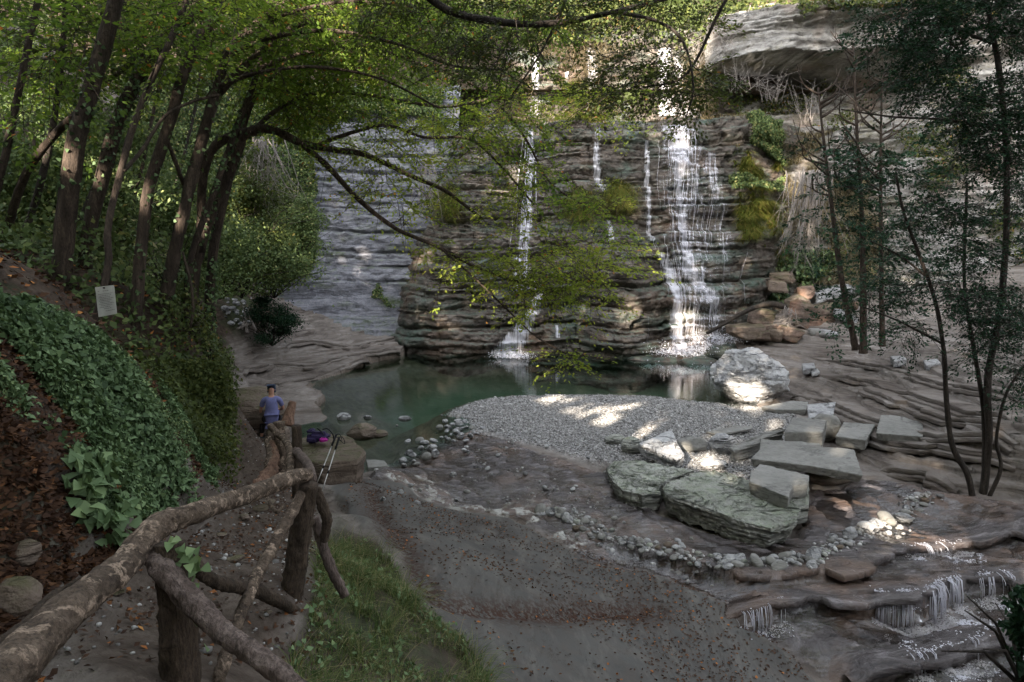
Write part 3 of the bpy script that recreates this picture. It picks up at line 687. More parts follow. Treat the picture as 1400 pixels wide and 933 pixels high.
def sprays(T, dirs, rng, per=30, length=.6, leaf=.06, flat=.35, droop=.2, lw=.6):
    """flat sprays of alternate leaves along short twigs"""
    C = []; A = []; N = []; tw = []; tint = []; per = per*1.55
    up = np.array([0, 0, 1.])
    for t, d in zip(T, dirs):
        h = unit(d*np.array([1, 1, .35])+rng.normal(0, .35, 3)+np.array([0, 0, -droop])); side = unit(np.cross(h, up)+1e-6)
        nn = unit(up+rng.normal(0, flat, 3)); L = length*rng.uniform(.6, 1.3); tb = rng.random()*.7
        k = int(per*rng.uniform(.6, 1.3)); u = rng.random(k)
        subs = rng.uniform(-1, 1, k)*(1-u*.75)*L*.45
        P = t+h*(u*L)[:, None]+side*subs[:, None]-up*(.12*L*(u**2+np.abs(subs)/L))[:, None]*1.4+rng.normal(0, .02, (k, 3))
        C.append(P); a = h*.8+side*np.sign(subs)[:, None]*.7+rng.normal(0, .3, (k, 3)); A.append(a)
        N.append(nn+rng.normal(0, flat, (k, 3))); tint.append(np.clip(tb*.75+rng.random(k)*.35, 0, 1)*.97)
        e = t+h*L-up*.17*L
        tw.append((np.array([t, t+h*L*.5-up*.04*L, e]), np.array([.005, .0035, .002])))
        for s_ in (-1, 1):
            b0 = t+h*L*.3; tw.append((np.array([b0, b0+(h*.5+side*s_*.5)*L*.42-up*.05*L]), np.array([.003, .0015])))
    C = np.vstack(C); n = len(C)
    far = rng.random(n) < .012
    ti = np.concatenate(tint); ti[far] = 1.0
    return C, np.vstack(A), np.vstack(N), leaf*rng.uniform(.7, 1.25, n), leaf*lw*rng.uniform(.8, 1.2, n), ti, tw
def tree(name, label, limbs, targets=None, leafm='leaf_canopy', group=None, bark='bark', cat='tree', seed=1, rough=.16, ivy=None, **kw):
    rng = np.random.default_rng(seed)
    L = [smooth_line(P, R, 6) for P, R in limbs]
    base = L[0][0][0].copy()
    e = empty(name, base, label, cat, group)
    mk_tubes('trunk', [(P-base, R) for P, R in L], M[bark], e, 10, rough, seed)
    if targets is not None and len(targets):
        gk = {k: kw.pop(k) for k in ('droop_b', 'k', 'maxr') if k in kw}
        lines, dirs = grow([(P[int(len(P)*kw.get('start', .35)):], R[int(len(P)*kw.get('start', .35)):]) for P, R in L], targets, rng, gk.get('droop_b', .12), k=gk.get('k', .01), maxr=gk.get('maxr', .05))
        kw.pop('start', None)
        C, A, N, Ll, W, ti, tw = sprays(targets, dirs, rng, **kw)
        mk_tubes('branches', [(P-base, R) for P, R in lines+tw], M[bark], e, 4)
        mk_leaves('crown', C-base, A, N, Ll, W, M[leafm], ti, 'kite', e)
    if ivy:
        # ivy climbing the lower trunk
        P, R = L[0]; n = ivy; u = rng.random(n)*(len(P)-2)*.75; i = u.astype(int); f = (u-i)[:, None]
        c = P[i]*(1-f)+P[i+1]*f; dv = unit(rng.normal(0, 1, (n, 3))*np.array([1, 1, .2]))
        keep = fbm(c[:, 2]*1.5, dv[:, 0]*1.2, s=seed+5) > -.15
        c, dv, i = c[keep], dv[keep], i[keep]
        cc = c+dv*(R[i]*rng.uniform(1, 1.5, len(i)))[:, None]
        mk_leaves('ivy', cc-base, rng.normal(0, 1, (len(cc), 3))+np.array([0, 0, -.6]), dv+rng.normal(0, .35, (len(cc), 3)), .055, .05, M['leaf_ivy'], rng.random(len(cc))*.9, 'ivy', e)
    return e
def sink(L, d=.5):
    """extend a limb's base below the ground"""
    P, R = L; P = np.vstack([P[0]+(P[0]-P[1])*d/np.linalg.norm(P[0]-P[1]), P]); return P, np.concatenate([[R[0]*1.25], R])
def limb(L, w0, w1, dist=None):
    P = ptsY(L); n = len(P); u = np.linspace(0, 1, n); w0, w1 = w0*.8, w1*.8
    return P, w2(w0, L[0][2])*(1-u)+w2(w1, L[-1][2])*u
rg = np.random.default_rng(77)
CAN_L = [(120, -60), (420, -60), (420, 60), (300, 150), (150, 90)]
# --- left bank trunks
tree('tree', 'thick straight brown trunk at the left of the ivy bank, leaning right', [sink(limb([(80, 440, 8.3), (88, 330, 8.3), (103, 200, 8.3), (120, 140, 8.4), (140, 70, 8.5), (162, -10, 8.6), (185, -90, 8.8)], 33, 21)),
      limb([(112, 150, 8.35), (70, 190, 8.9), (30, 250, 9.3), (2, 350, 9.6)], 12, 14)],
     sample_region([(60, -120), (330, -120), (330, 40), (240, 90), (120, 60)], 60, (8, 11), rg), seed=3, ivy=260)
tree('tree', 'ivy-clad trunk leaning right behind the thick straight trunk', [sink(limb([(108, 425, 9.2), (122, 320, 9.2), (150, 205, 9.3), (172, 140, 9.4), (200, 90, 9.5), (245, 35, 9.7), (310, -10, 10), (380, -50, 10.3)], 24, 16)),
      limb([(225, 60, 9.6), (190, 80, 9.9), (150, 110, 10.3)], 11, 6)],
     sample_region([(240, -80), (520, -80), (560, 50), (430, 110), (300, 60)], 90, (9, 13), rg), seed=4, ivy=900)
tree('tree', 'thin forked trunk that carries the notice, bent at its foot', [sink(limb([(103, 492, 7.2), (122, 455, 7.2), (138, 410, 7.3), (148, 360, 7.4), (148, 310, 7.5), (165, 235, 7.7), (182, 175, 7.9), (207, 110, 8.1), (232, 58, 8.3), (262, -20, 8.6)], 13, 9)),
      limb([(168, 235, 7.7), (195, 205, 8.1), (225, 160, 8.4), (262, 140, 8.8), (300, 130, 9)], 7, 4)],
     sample_region([(180, -60), (330, -60), (330, 60), (240, 110)], 40, (7.5, 9.5), rg), seed=5, bark='bark')
tree('tree', 'slim dark straight trunk standing alone just right of the notice', [sink(limb([(185, 490, 8.8), (188, 400, 8.8), (196, 310, 8.9), (207, 245, 9), (235, 160, 9.1), (252, 100, 9.2), (282, 40, 9.4), (322, -10, 9.7), (350, -60, 9.9)], 20, 14)),
      limb([(228, 190, 9.05), (245, 235, 9.3), (255, 262, 9.5)], 6, 8)],
     sample_region([(300, -60), (640, -60), (640, 30), (480, 90), (330, 60)], 80, (9, 12), rg), seed=6, ivy=300)
tree('tree', 'forked trunk spreading two long arching limbs, in the middle of the bank clump', [sink(limb([(212, 492, 9.3), (228, 400, 9.3), (247, 310, 9.3), (270, 215, 9.4), (288, 150, 9.4), (300, 112, 9.5), (320, 60, 9.6), (395, 0, 9.9), (440, -40, 10)], 23, 9)),
      limb([(298, 128, 9.45), (345, 82, 9.6), (400, 38, 9.8), (480, 8, 10.1), (560, -8, 10.4)], 13, 6),
      limb([(300, 122, 9.5), (350, 96, 9.9), (420, 72, 10.3), (500, 66, 10.7), (560, 82, 11), (640, 112, 11.4), (690, 152, 11.6), (722, 196, 11.8), (752, 250, 12), (800, 282, 12.2)], 8, 3),
      limb([(315, 75, 9.5), (370, 52, 9.3), (450, 42, 9.2), (540, 60, 9.2), (620, 90, 9.3), (690, 96, 9.4)], 8, 3), limb([(300, 118, 9.3), (352, 100, 9.2), (430, 92, 9.1), (520, 108, 9.1), (600, 148, 9.2)], 7, 3), limb([(330, 52, 9.4), (390, 20, 9.3), (480, 2, 9.2), (580, 12, 9.2)], 7, 3)],
     np.vstack([sample_region([(330, -20), (760, -20), (760, 60), (660, 130), (480, 130), (340, 110)], 190, (9, 13), rg, holes=.85),
                sample_region([(560, 90), (700, 130), (800, 250), (860, 300), (830, 330), (700, 260), (600, 180)], 45, (10.8, 12.4), rg, 8)]), seed=7, ivy=200, per=30)
tree('tree', 'twisted dark trunk whose limbs hang low over the pool', [sink(limb([(268, 480, 10.2), (262, 400, 10.2), (275, 330, 10.2), (292, 285, 10.2), (322, 215, 10.2), (338, 182, 10.2), (372, 178, 10.3), (412, 196, 10.5), (455, 205, 10.8), (500, 212, 11), (560, 240, 11.3), (610, 262, 11.6), (660, 300, 11.8)], 22, 5)),
      limb([(275, 345, 10.2), (277, 250, 10.1), (290, 205, 10.1), (322, 184, 10.2), (350, 180, 10.2)], 16, 13),
      limb([(412, 196, 10.5), (450, 230, 10.4), (490, 272, 10.4), (540, 312, 10.5), (600, 338, 10.6), (652, 366, 10.7), (705, 384, 10.8), (760, 398, 10.9), (812, 384, 11)], 10, 3),
      limb([(430, 200, 10.6), (480, 182, 10.9), (530, 172, 11.2), (580, 188, 11.4), (640, 190, 11.7), (680, 222, 11.9), (730, 280, 12)], 7, 3),
      limb([(345, 180, 10.2), (380, 150, 10.5), (430, 128, 10.9), (500, 130, 11.3), (560, 140, 11.7), (620, 146, 12), (700, 130, 12.4), (800, 130, 12.8), (872, 112, 13.1)], 8, 3),
      limb([(600, 338, 10.6), (640, 372, 10.5), (690, 420, 10.4), (735, 462, 10.3), (790, 492, 10.3)], 4, 2)],
     np.vstack([sample_region([(370, 150), (560, 170), (720, 200), (860, 300), (878, 345), (850, 400), (790, 412), (700, 395), (620, 350), (520, 290), (440, 225)], 120, (10, 12.4), rg, 8, .9, 55),
                sample_region([(560, 325), (640, 340), (800, 355), (840, 385), (770, 412), (690, 400), (620, 368)], 75, (10.3, 11.2), rg, 6),
                sample_region([(735, 470), (800, 482), (800, 496), (760, 492)], 7, (10.2, 10.4), rg, 3),
                sample_region([(330, 110), (760, 130), (880, 110), (860, 150), (700, 180), (500, 190), (380, 160)], 110, (10.5, 13), rg, holes=.85)]),
     leafm='leaf_bright', seed=8, per=26, leaf=.06, length=.65, ivy=300)
tree('tree', 'reddish slender trunk crossing the ivy clump on the bank edge', [sink(limb([(250, 500, 9.6), (255, 420, 9.6), (262, 350, 9.6), (290, 270, 9.7), (318, 190, 9.8), (345, 120, 10), (370, 40, 10.2), (400, -40, 10.4)], 12, 8)),
      limb([(242, 480, 9.5), (262, 440, 9.4), (262, 395, 9.4), (250, 345, 9.5)], 6, 4)],
     sample_region([(330, -40), (480, -40), (520, 70), (400, 160), (340, 130)], 80, (9.5, 12), rg), seed=9, ivy=500)
tree('tree', 'ivy-smothered trunk at the outer edge of the bank', [sink(limb([(285, 500, 10.4), (286, 420, 10.4), (294, 330, 10.4), (312, 250, 10.5), (326, 200, 10.6), (350, 130, 10.9), (420, 70, 11.2)], 18, 8))],
     sample_region([(340, 60), (560, 80), (560, 150), (400, 170)], 60, (10.5, 12), rg), seed=10, ivy=1500)
FT = [(20, 470, 11, 150, -20, 12), (-10, 430, 10, 95, -30, 16), (-60, 400, 9, 60, -30, 18), (60, 400, 13, 215, -20, 10), (140, 380, 15, 240, -20, 8), (90, 300, 16, 105, -20, 7), (205, 330, 17, 330, 0, 8), (240, 300, 18, 262, 0, 7), (60, 330, 17, 30, -20, 9), (180, 300, 20, 175, -10, 6)]
for i, (x0, y0, Y, x1, y1, wd) in enumerate(FT):
    mid = [(x0+(x1-x0)*u+rg.normal(0, 6)+18*math.sin(u*3), y0+(y1-y0)*u, Y+u*.8) for u in (0, .3, .6, 1)]
    q0 = at(*mid[0]); z0 = gz(q0[0], q0[1]); P, R = limb(mid, wd*.85, wd*.5)
    P = np.vstack([[P[0][0]-.1, P[0][1], min(z0-.3, P[0][2]-.2)], P]); R = np.concatenate([[R[0]*1.1], R])
    xs_ = x1; T = sample_region([(xs_-110, -60), (xs_+120, -60), (xs_+120, 60), (xs_-40, 130+rg.uniform(-30, 60))], 55, (Y-1, Y+2.5), rg, 20)
    tree('tree', 'slender leaning trunk behind the bank clump, ' + ['lowest at the left edge', 'second from the left edge', 'dark against the far left edge', 'right of the thick straight trunk top', 'thin and straight, half way back', 'thin and upright behind the thick trunk', 'leaning to the upper middle', 'thin, seen behind the lone dark trunk', 'leaning left at the far left', 'very thin and farthest back'][i],
         [(P, R)], T, leafm='leaf_olive' if i % 3 == 0 else 'leaf_canopy', seed=20+i, group='slender trees of the left woodland', bark='bark_dark' if i % 2 else 'bark', ivy=150, per=24, length=.9, leaf=.085)
# overhead boughs reaching in from above the frame (tree stands on the slope just outside the picture)
tree('tree', 'dark boughs hanging in from above the top edge, over the falls', [limb([(560, -160, 7.5), (545, -60, 7.4), (600, 8, 7.4), (680, 30, 7.5), (760, 32, 7.6), (850, 14, 7.7), (930, -6, 7.8)], 16, 6),
      limb([(840, 16, 7.7), (900, 30, 7.6), (935, 60, 7.5), (948, 120, 7.4), (938, 160, 7.4)], 6, 2), limb([(800, -60, 7.8), (765, 20, 7.7), (735, 80, 7.7), (700, 130, 7.8)], 5, 2),
      limb([(1080, -60, 7.6), (1000, -10, 7.6), (940, 100, 7.8), (880, 120, 8)], 7, 3)],
     np.vstack([sample_region([(500, -50), (760, -50), (760, 40), (720, 110), (640, 105), (560, 60), (500, 40)], 120, (7, 9), rg, 10),
                sample_region([(750, -50), (1010, -50), (1000, 20), (900, 30), (760, 50)], 60, (7, 9), rg, 10),
                sample_region([(850, 75), (925, 60), (990, 110), (975, 140), (850, 150), (790, 120)], 85, (7.4, 8.6), rg, 8)]),
     leafm='leaf_olive', seed=31, bark='bark_dark', per=26, length=.42, leaf=.045, start=.0)
# --- right side trees
def RL(*a, **k): return limb(*a, **k)
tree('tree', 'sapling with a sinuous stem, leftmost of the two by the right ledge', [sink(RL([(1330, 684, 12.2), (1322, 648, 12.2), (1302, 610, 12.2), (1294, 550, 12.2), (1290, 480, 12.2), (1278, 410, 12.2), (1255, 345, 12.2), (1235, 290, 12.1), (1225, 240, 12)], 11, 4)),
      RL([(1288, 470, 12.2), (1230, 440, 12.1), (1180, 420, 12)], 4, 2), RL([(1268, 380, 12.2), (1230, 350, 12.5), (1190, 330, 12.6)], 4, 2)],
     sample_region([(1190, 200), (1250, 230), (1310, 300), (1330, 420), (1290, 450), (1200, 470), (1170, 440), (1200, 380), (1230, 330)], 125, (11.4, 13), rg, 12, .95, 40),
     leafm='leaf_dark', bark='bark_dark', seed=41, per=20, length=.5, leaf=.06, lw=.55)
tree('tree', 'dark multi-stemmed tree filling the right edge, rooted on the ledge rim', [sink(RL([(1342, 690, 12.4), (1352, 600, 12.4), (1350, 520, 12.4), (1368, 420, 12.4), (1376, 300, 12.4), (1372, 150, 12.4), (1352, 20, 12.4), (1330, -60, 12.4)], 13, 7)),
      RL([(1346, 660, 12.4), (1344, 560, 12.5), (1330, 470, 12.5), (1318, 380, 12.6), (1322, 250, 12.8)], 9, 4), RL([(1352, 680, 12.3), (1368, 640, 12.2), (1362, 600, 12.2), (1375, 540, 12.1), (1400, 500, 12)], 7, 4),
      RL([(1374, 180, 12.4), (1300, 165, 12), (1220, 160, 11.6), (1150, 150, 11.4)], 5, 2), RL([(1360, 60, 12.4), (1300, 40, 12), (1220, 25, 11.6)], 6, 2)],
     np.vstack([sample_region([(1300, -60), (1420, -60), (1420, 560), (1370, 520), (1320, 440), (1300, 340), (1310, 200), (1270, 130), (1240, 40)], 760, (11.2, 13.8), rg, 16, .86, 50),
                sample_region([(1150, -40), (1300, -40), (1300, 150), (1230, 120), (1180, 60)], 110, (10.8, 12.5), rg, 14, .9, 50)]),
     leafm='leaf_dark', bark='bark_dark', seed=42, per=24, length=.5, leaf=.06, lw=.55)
for i, (x0, y0, Y, tp, wd, lb) in enumerate(((1166, 458, 22, [(1150, 380), (1138, 290), (1128, 210), (1118, 120)], 11, 'leftmost of three upright trees before the right cliff, bare pale top'),
     (1180, 462, 21.5, [(1180, 380), (1178, 290), (1172, 190), (1166, 60)], 12, 'middle one of three upright trees before the right cliff, forked bare top'), (1206, 452, 21, [(1205, 380), (1204, 290), (1204, 200), (1206, 100)], 9, 'thinnest and rightmost of three upright trees before the right cliff'))):
    P, R = RL([(x0, y0, Y)]+[(a, b, Y) for a, b in tp], wd, 3)
    rr = np.random.default_rng(50+i); tw = [(P, R)]
    for k in range(16):
        u = rr.uniform(.55, .98); f = u*(len(P)-1); j = int(f); b = P[j]+(P[min(j+1, len(P)-1)]-P[j])*(f-j); s_ = (-1)**k
        L = rr.uniform(.6, 1.7)*(1.25-u*.5); tw.append((np.array([b, b+[s_*L*.5, rr.normal(0, .2), L*.35], b+[s_*L*.8, rr.normal(0, .3), L*.95]]), np.array([.035, .022, .008])))
        c = tw[-1][0][1]; tw.append((np.array([c, c+[s_*L*.5, rr.normal(0, .2), L*.15]]), np.array([.014, .005])))
        c = tw[-2][0][2]; tw.append((np.array([(c+tw[-2][0][1])/2, c+[-s_*L*.2, 0, L*.15]]), np.array([.012, .004])))
    cx = tp[1][0]
    T = sample_region([(cx-70, 195), (cx+60, 190), (cx+80, 300), (cx+60, 420), (cx-10, 460), (cx-40, 330)], 62, (Y-1.4, Y+1.2), rr, 12, .9, 40)
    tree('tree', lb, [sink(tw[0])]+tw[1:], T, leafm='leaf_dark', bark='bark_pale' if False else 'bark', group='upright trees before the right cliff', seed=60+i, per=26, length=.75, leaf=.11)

# ================================================================== GROUND PLANTS
def scatter_ground(n, poly_px=None, box=None, cond=None, rng=RNG):
    if poly_px is not None:
        P = polyw(poly_px); lo, hi = P.min(0), P.max(0)
        x = rng.uniform(lo[0], hi[0], n*3); y = rng.uniform(lo[1], hi[1], n*3); k = inpoly(x, y, P)
    else:
        x = rng.uniform(box[0], box[1], n); y = rng.uniform(box[2], box[3], n); k = np.ones(n, bool)
    x, y = x[k][:n], y[k][:n]
    if cond is not None: k = cond(x, y); x, y = x[k], y[k]
    return x, y
def tz(x, y):
    out = np.empty(len(x))
    for a in range(0, len(x), 50000): out[a:a+50000] = terr(x[a:a+50000], y[a:a+50000])[0]
    return out
# ivy carpet on the bank (dense, with bare patches of litter)
IVY = [(-60, 380), (60, 430), (120, 470), (200, 520), (250, 570), (300, 640), (270, 700), (225, 715), (170, 690), (120, 720), (60, 650), (0, 620), (-60, 600)]
x, y = scatter_ground(110000, IVY); nse = fbm(x*1.3, y*1.3, s=55, o=4); k = nse+.15*RNG.random(len(x))+.25*fbm(x*3.5, y*3.5, s=58) > .02; x, y = x[k], y[k]; z = tz(x, y); nn = terrn(x, y)
n = len(x); hgt = RNG.random(n)*.10*(.5+1.3*np.clip(nse[k]+.3, 0, 1))+.015
tag(mk_leaves('ivy_carpet', np.stack([x, y, z], 1)+nn*hgt[:, None], rndv(n)+np.array([.5, -.3, -.6]), nn+rndv(n, .38), (szv := RNG.uniform(.013, .038, n)*(1+.6*np.clip(fbm(x*1.7, y*1.7, s=57)*2, -.5, 1))), szv*RNG.uniform(.8, 1.05, n), M['leaf_ivy'], np.clip(RNG.random(n)*.75+.3*fbm(x*2, y*2, s=56)+.1, 0, 1), 'ivy'), 'ivy and bramble carpet on the bank beside the path', 'ivy', kind='stuff')
x, y = scatter_ground(16000, IVY); litter_ = (x, y)
# big heart-shaped leaves at the bank foot
x, y = scatter_ground(260, [(70, 640), (130, 640), (165, 720), (150, 745), (90, 700)]); n = len(x); nn = terrn(x, y); z = tz(x, y)
tag(mk_leaves('leafy_creeper', np.stack([x, y, z], 1)+nn*RNG.uniform(.03, .14, n)[:, None], rndv(n)+np.array([.6, -.6, -.3]), nn+rndv(n, .3), .085, .08, M['leaf_ivy'], RNG.random(n)*.5+.4, 'ivy'), 'bright heart-leaved creeper trailing at the foot of the ivy bank', 'creeper', kind='stuff')
# undergrowth on the woodland slope
def undergrowth(name, label, box, n, cond, mat, size, hmax, clump=.6, thr=-.05, seed=0):
    x, y = scatter_ground(n, box=box, cond=cond); c = fbm(x*clump, y*clump, s=seed, o=4); k = c > thr; x, y, c = x[k], y[k], c[k]
    z = tz(x, y); n = len(x); nn = terrn(x, y); hh = np.clip(c-thr, 0, 1)*hmax*2.2*RNG.random(n)**.6
    P = np.stack([x, y, z], 1)+np.array([0, 0, 1.])*hh[:, None]+nn*.1+rndv(n, .05)
    return tag(mk_leaves(name, P, rndv(n)+np.array([.4, -.4, -.3]), nn+np.array([0, -.3, .5])+rndv(n, .6), size*RNG.uniform(.6, 1.3, n), size*.7*RNG.uniform(.6, 1.3, n), M[mat], np.clip(RNG.random(n)*.8+.5*c, 0, 1), 'kite'), label, 'undergrowth', kind='stuff')
undergrowth('undergrowth', 'green undergrowth covering the woodland slope behind the trunks', (-30, -4, 8, 30), 210000, lambda x, y: (x < -.36*y-1.2+.0*x) & ~((x > -.55*y) & (y > 24) & (x > -12)) & (x > -1.05*y-1), 'leaf_under', .10, .9, seed=101)
undergrowth('undergrowth', 'dark leafy growth spilling over the outer edge of the bank', (-8, -3.4, 6.8, 11.2), 42000, lambda x, y: sdpoly(x, y, polyw([(180, 500), (300, 500), (335, 520), (330, 560), (305, 640), (270, 640), (230, 560)])) > -.1, 'leaf_olive', .06, .42, 1.6, -.5, seed=102)
# hanging curtain of vines on the bank's outer edge
n = 15000; u = RNG.random(n); px = 235+u*75+RNG.normal(0, 8, n); py = RNG.uniform(490, 655, n); Yv = 9.7-(1-u)*.9+RNG.normal(0, .12, n)
ok = sdpoly(px, py, np.array([(215, 480), (300, 495), (332, 530), (325, 575), (306, 600), (300, 655), (285, 660), (262, 600), (235, 560)])+.0) > 0
C = np.array([at(a, b, c) for a, b, c in zip(px[ok], py[ok], Yv[ok])]); n = len(C)
tag(mk_leaves('vine_curtain', C, rndv(n)+np.array([.2, -.2, -1.3]), rndv(n, .6)+np.array([.4, -1, .2]), RNG.uniform(.03, .06, n), RNG.uniform(.03, .05, n), M['leaf_olive'], RNG.random(n)*.85), 'curtain of small-leaved vines hanging over the outer edge of the bank', 'vine', kind='stuff')
# blades
def blades(name, x, y, z, L, W, mat, lean=.5, seg=4, parent=None, droop=.8, base=None, out=None):
    n = len(x); az = RNG.uniform(0, 2*math.pi, n); d = np.stack([np.cos(az), np.sin(az), az*0], 1)
    if out is not None: d = unit(d+out)
    P = np.stack([x, y, z], 1); ln = np.abs(RNG.normal(lean, .25, n)); side = np.stack([-d[:, 1], d[:, 0], d[:, 2]*0], 1)
    V = []
    for i in range(seg+1):
        t = i/seg; c = P+d*(L*ln*t**1.5)[:, None]+np.array([0, 0, 1.])*(L*(t-droop*t*t*ln))[:, None]; wv = (W*(1-t)**.7)[:, None] if hasattr(W, '__len__') else W*(1-t)**.7
        V += [c-side*wv, c+side*wv]
    V = np.stack(V, 1).reshape(-1, 3); b = (np.arange(n)*(2*seg+2))[:, None]
    F = np.concatenate([b+np.array([[2*i, 2*i+1, 2*i+3, 2*i+2]]) for i in range(seg)])
    t_ = RNG.random(n)
    return mk(name, V-(base if base is not None else 0), F, mat, parent, attrs={'tint': ('FACE', np.tile(t_, seg))})
x, y = scatter_ground(19000, [(440, 745), (495, 742), (540, 770), (575, 830), (632, 880), (668, 930), (672, 1050), (380, 1050), (395, 880), (420, 840)])
k = fbm(x*2.5, y*2.5, s=66) > -.35; x, y = x[k], y[k]; z = tz(x, y)
tag(blades('grass', x, y, z-.01, RNG.uniform(.08, .34, len(x))*(.5+.8*(fbm(x*3, y*3, s=68)>0)), .0024, M['grass'], .75, out=np.array([.5, -.2, 0])), 'long grass tussocks on the path edge above the grey slope', 'grass', kind='stuff')
k = RNG.random(len(x)) < .07; n = k.sum(); nn = terrn(x[k], y[k])
tag(mk_leaves('weeds', np.stack([x[k], y[k], z[k]+RNG.uniform(.02, .1, n)], 1), rndv(n), nn+rndv(n, .4), RNG.uniform(.025, .05, n), RNG.uniform(.02, .04, n), M['leaf_ivy'], RNG.random(n)*.6+.3, 'ivy'), 'small broad-leaved weeds growing among the grass', 'weeds', kind='stuff')
# fallen leaves
def litter(name, label, x, y, size, tmax=1.0, bias=0.0, mul=1.0):
    n = len(x); z = tz(x, y); nn = terrn(x, y)
    t = np.clip(RNG.random(n)*mul+bias, 0, tmax)
    return tag(mk_leaves(name, np.stack([x, y, z+.012], 1), rndv(n)*np.array([1, 1, .25]), nn+rndv(n, .28), size*RNG.uniform(.5, 1.3, n), size*.6*RNG.uniform(.6, 1.3, n), M['litter'], t), label, 'fallen leaves', kind='stuff')
P_ = PW['mud']; x, y = scatter_ground(8200, [(500, 655), (590, 690), (740, 728), (880, 775), (960, 806), (1080, 880), (1110, 930), (640, 930), (560, 800), (465, 690)])
k = (RNG.random(len(x)) < np.clip(.25+1.6*fbm(x*.9, y*.9, s=67)+.8*fbm(x*4, y*4, s=63), .04, .9)) ; x, y = x[k], y[k]
litter('fallen_leaves', 'dark and orange fallen leaves strewn over the grey slope', x, y, .044, 1.0, 0, .965)
x, y = scatter_ground(16000, [(500, 655), (590, 690), (740, 728), (880, 775), (960, 806), (900, 850), (640, 870), (540, 770), (465, 690)]); g = sdline(x, y, GULLY)[0]; k = RNG.random(len(x)) < np.exp(-(g/.12)**2)*.3*(fbm(x*1.2, y*1.2, s=64) > -.15); 
litter('leaf_drift', 'drift of dark leaves collected in the gully of the grey slope', x[k], y[k], .032, .93)
x, y = scatter_ground(9000, [(-40, 930), (-40, 640), (60, 660), (140, 740), (230, 700), (280, 670), (305, 600), (420, 600), (450, 700), (470, 760), (430, 930)])
litter('leaf_drift', 'brown dead leaves lying between the ivy on the bank', *litter_, .045, .97, 0, .9)
x2, y2 = scatter_ground(9000, [(-60, 930), (-60, 600), (40, 620), (120, 700), (200, 720), (120, 800), (60, 880)]); litter('leaf_drift', 'dark leaf litter on the steep earth below the ivy', x2, y2, .045, .97, 0, .88)
k = RNG.random(len(x)) < .35+.5*(fbm(x*1.5, y*1.5, s=69) > .05)+.5*(x < -1.9); litter('fallen_leaves', 'brown leaf litter lying along the trodden path', x[k], y[k], .04, .985, 0, .93)
x, y = scatter_ground(26, [(-40, 930), (60, 660), (305, 600), (420, 620), (440, 760), (430, 930)]); litter('fallen_leaves', 'single bright orange leaves lying on the path', x, y, .05, 1.0, .9)
x, y = scatter_ground(14000, box=(-9, -3.5, 4, 11)); k = (hrbf(x, y) > 3.1); litter('fallen_leaves', 'brown leaf litter between the trunks on top of the bank', x[k], y[k], .06, .985)
# tufts on the cliffs
def cliff_tufts(label, Ff, x0, x1, z0, z1, n, mat, L, cond=None, hang=True, name='tuft_growth', off=.05, cat='grass'):
    x = RNG.uniform(x0, x1, n); z = RNG.uniform(z0, z1, n)
    if cond is not None: k = cond(x, z); x, z = x[k], z[k]
    y = Ff(x, z)-off; n = len(x)
    return tag(blades(name, x, y, z, RNG.uniform(.5, 1.2, n)*L, .014 if L > .3 else .008, M[mat], 1.15 if hang else .5, droop=1.0 if hang else .6, out=np.array([0, -1.3, 0])), label, cat, kind='stuff')
def cliff_leaves(label, Ff, x0, x1, z0, z1, n, mat, size, cond, thick=.5, name='cliff_plants'):
    x = RNG.uniform(x0, x1, n); z = RNG.uniform(z0, z1, n); k = cond(x, z); x, z = x[k], z[k]; n = len(x)
    P = np.stack([x, Ff(x, z)-RNG.random(n)**1.5*thick, z], 1)
    return tag(mk_leaves(name, P, rndv(n)+np.array([0, -.5, -.6]), rndv(n, .6)+np.array([0, -1, .7]), size*RNG.uniform(.6, 1.4, n), size*.7*RNG.uniform(.6, 1.3, n), M[mat]), label, 'plants', kind='stuff')
nz_ = lambda s, a=.5, b=.7: (lambda x, z: fbm(x*a, z*b, s=s, o=3))
cliff_tufts('sunlit dry grass hanging on the top tier between the water threads', F_c, -.8, 11, 10.8, 15.8, 15000, 'grass_dry', .5, lambda x, z: nz_(201)(x, z) > -.05)
cliff_tufts('green moss curtain on the top tier of the falls', F_c, 2.5, 11.3, 10.7, 14.6, 26000, 'moss', .4, lambda x, z: nz_(202, .35, .9)(x, z) > .08)
cliff_tufts('mossy drape beside the main fall, orange and green', F_c, 10.3, 13.2, 4.0, 10.6, 26000, 'moss', .5, lambda x, z: (fbm(x*1.3, z*1.1, s=203, o=4) > -.02+.1*np.abs(x-11.6)))
cliff_tufts('dry grass on the slope between the falls and the right cliff', F_r, 11, 17, 3.0, 10.5, 26000, 'grass_dry', .55, lambda x, z: nz_(204)(x, z) > .0)
for x0, x1, z0, z1, lb in ((4.5, 5.4, 6.4, 7.7, 'bright grass clump on the cliff just left of the main fall'), (2.7, 3.6, 6.0, 7.2, 'grass clump on the cliff between the two falls'), (-3.4, -2.7, 6.2, 7.4, 'grass clump near the left edge of the wet cliff')):
    cx, cz = (x0+x1)/2, (z0+z1)/2
    x = RNG.normal(cx, .3, 1500); z = RNG.normal(cz, .35, 1500); o = blades('grass_tuft', x, F_c(x, z)-.06, z, RNG.uniform(.3, .8, 1500), .012, M['moss'], 1.2, droop=1.1, out=np.array([0, -1.3, 0])); tag(o, lb, 'grass')
cliff_leaves('leafy plants at the right shoulder of the falls', F_c, 9.6, 13, 7.5, 11.2, 24000, 'leaf_under', .13, lambda x, z: nz_(205)(x, z)+.12*(x-10.6) > 0, .8)
cliff_leaves('scrub and creepers on the pale right cliff', F_r, 11, 22, 3.5, 13.5, 34000, 'leaf_olive', .13, lambda x, z: nz_(206, .4, .6)(x, z) > .18, .7)
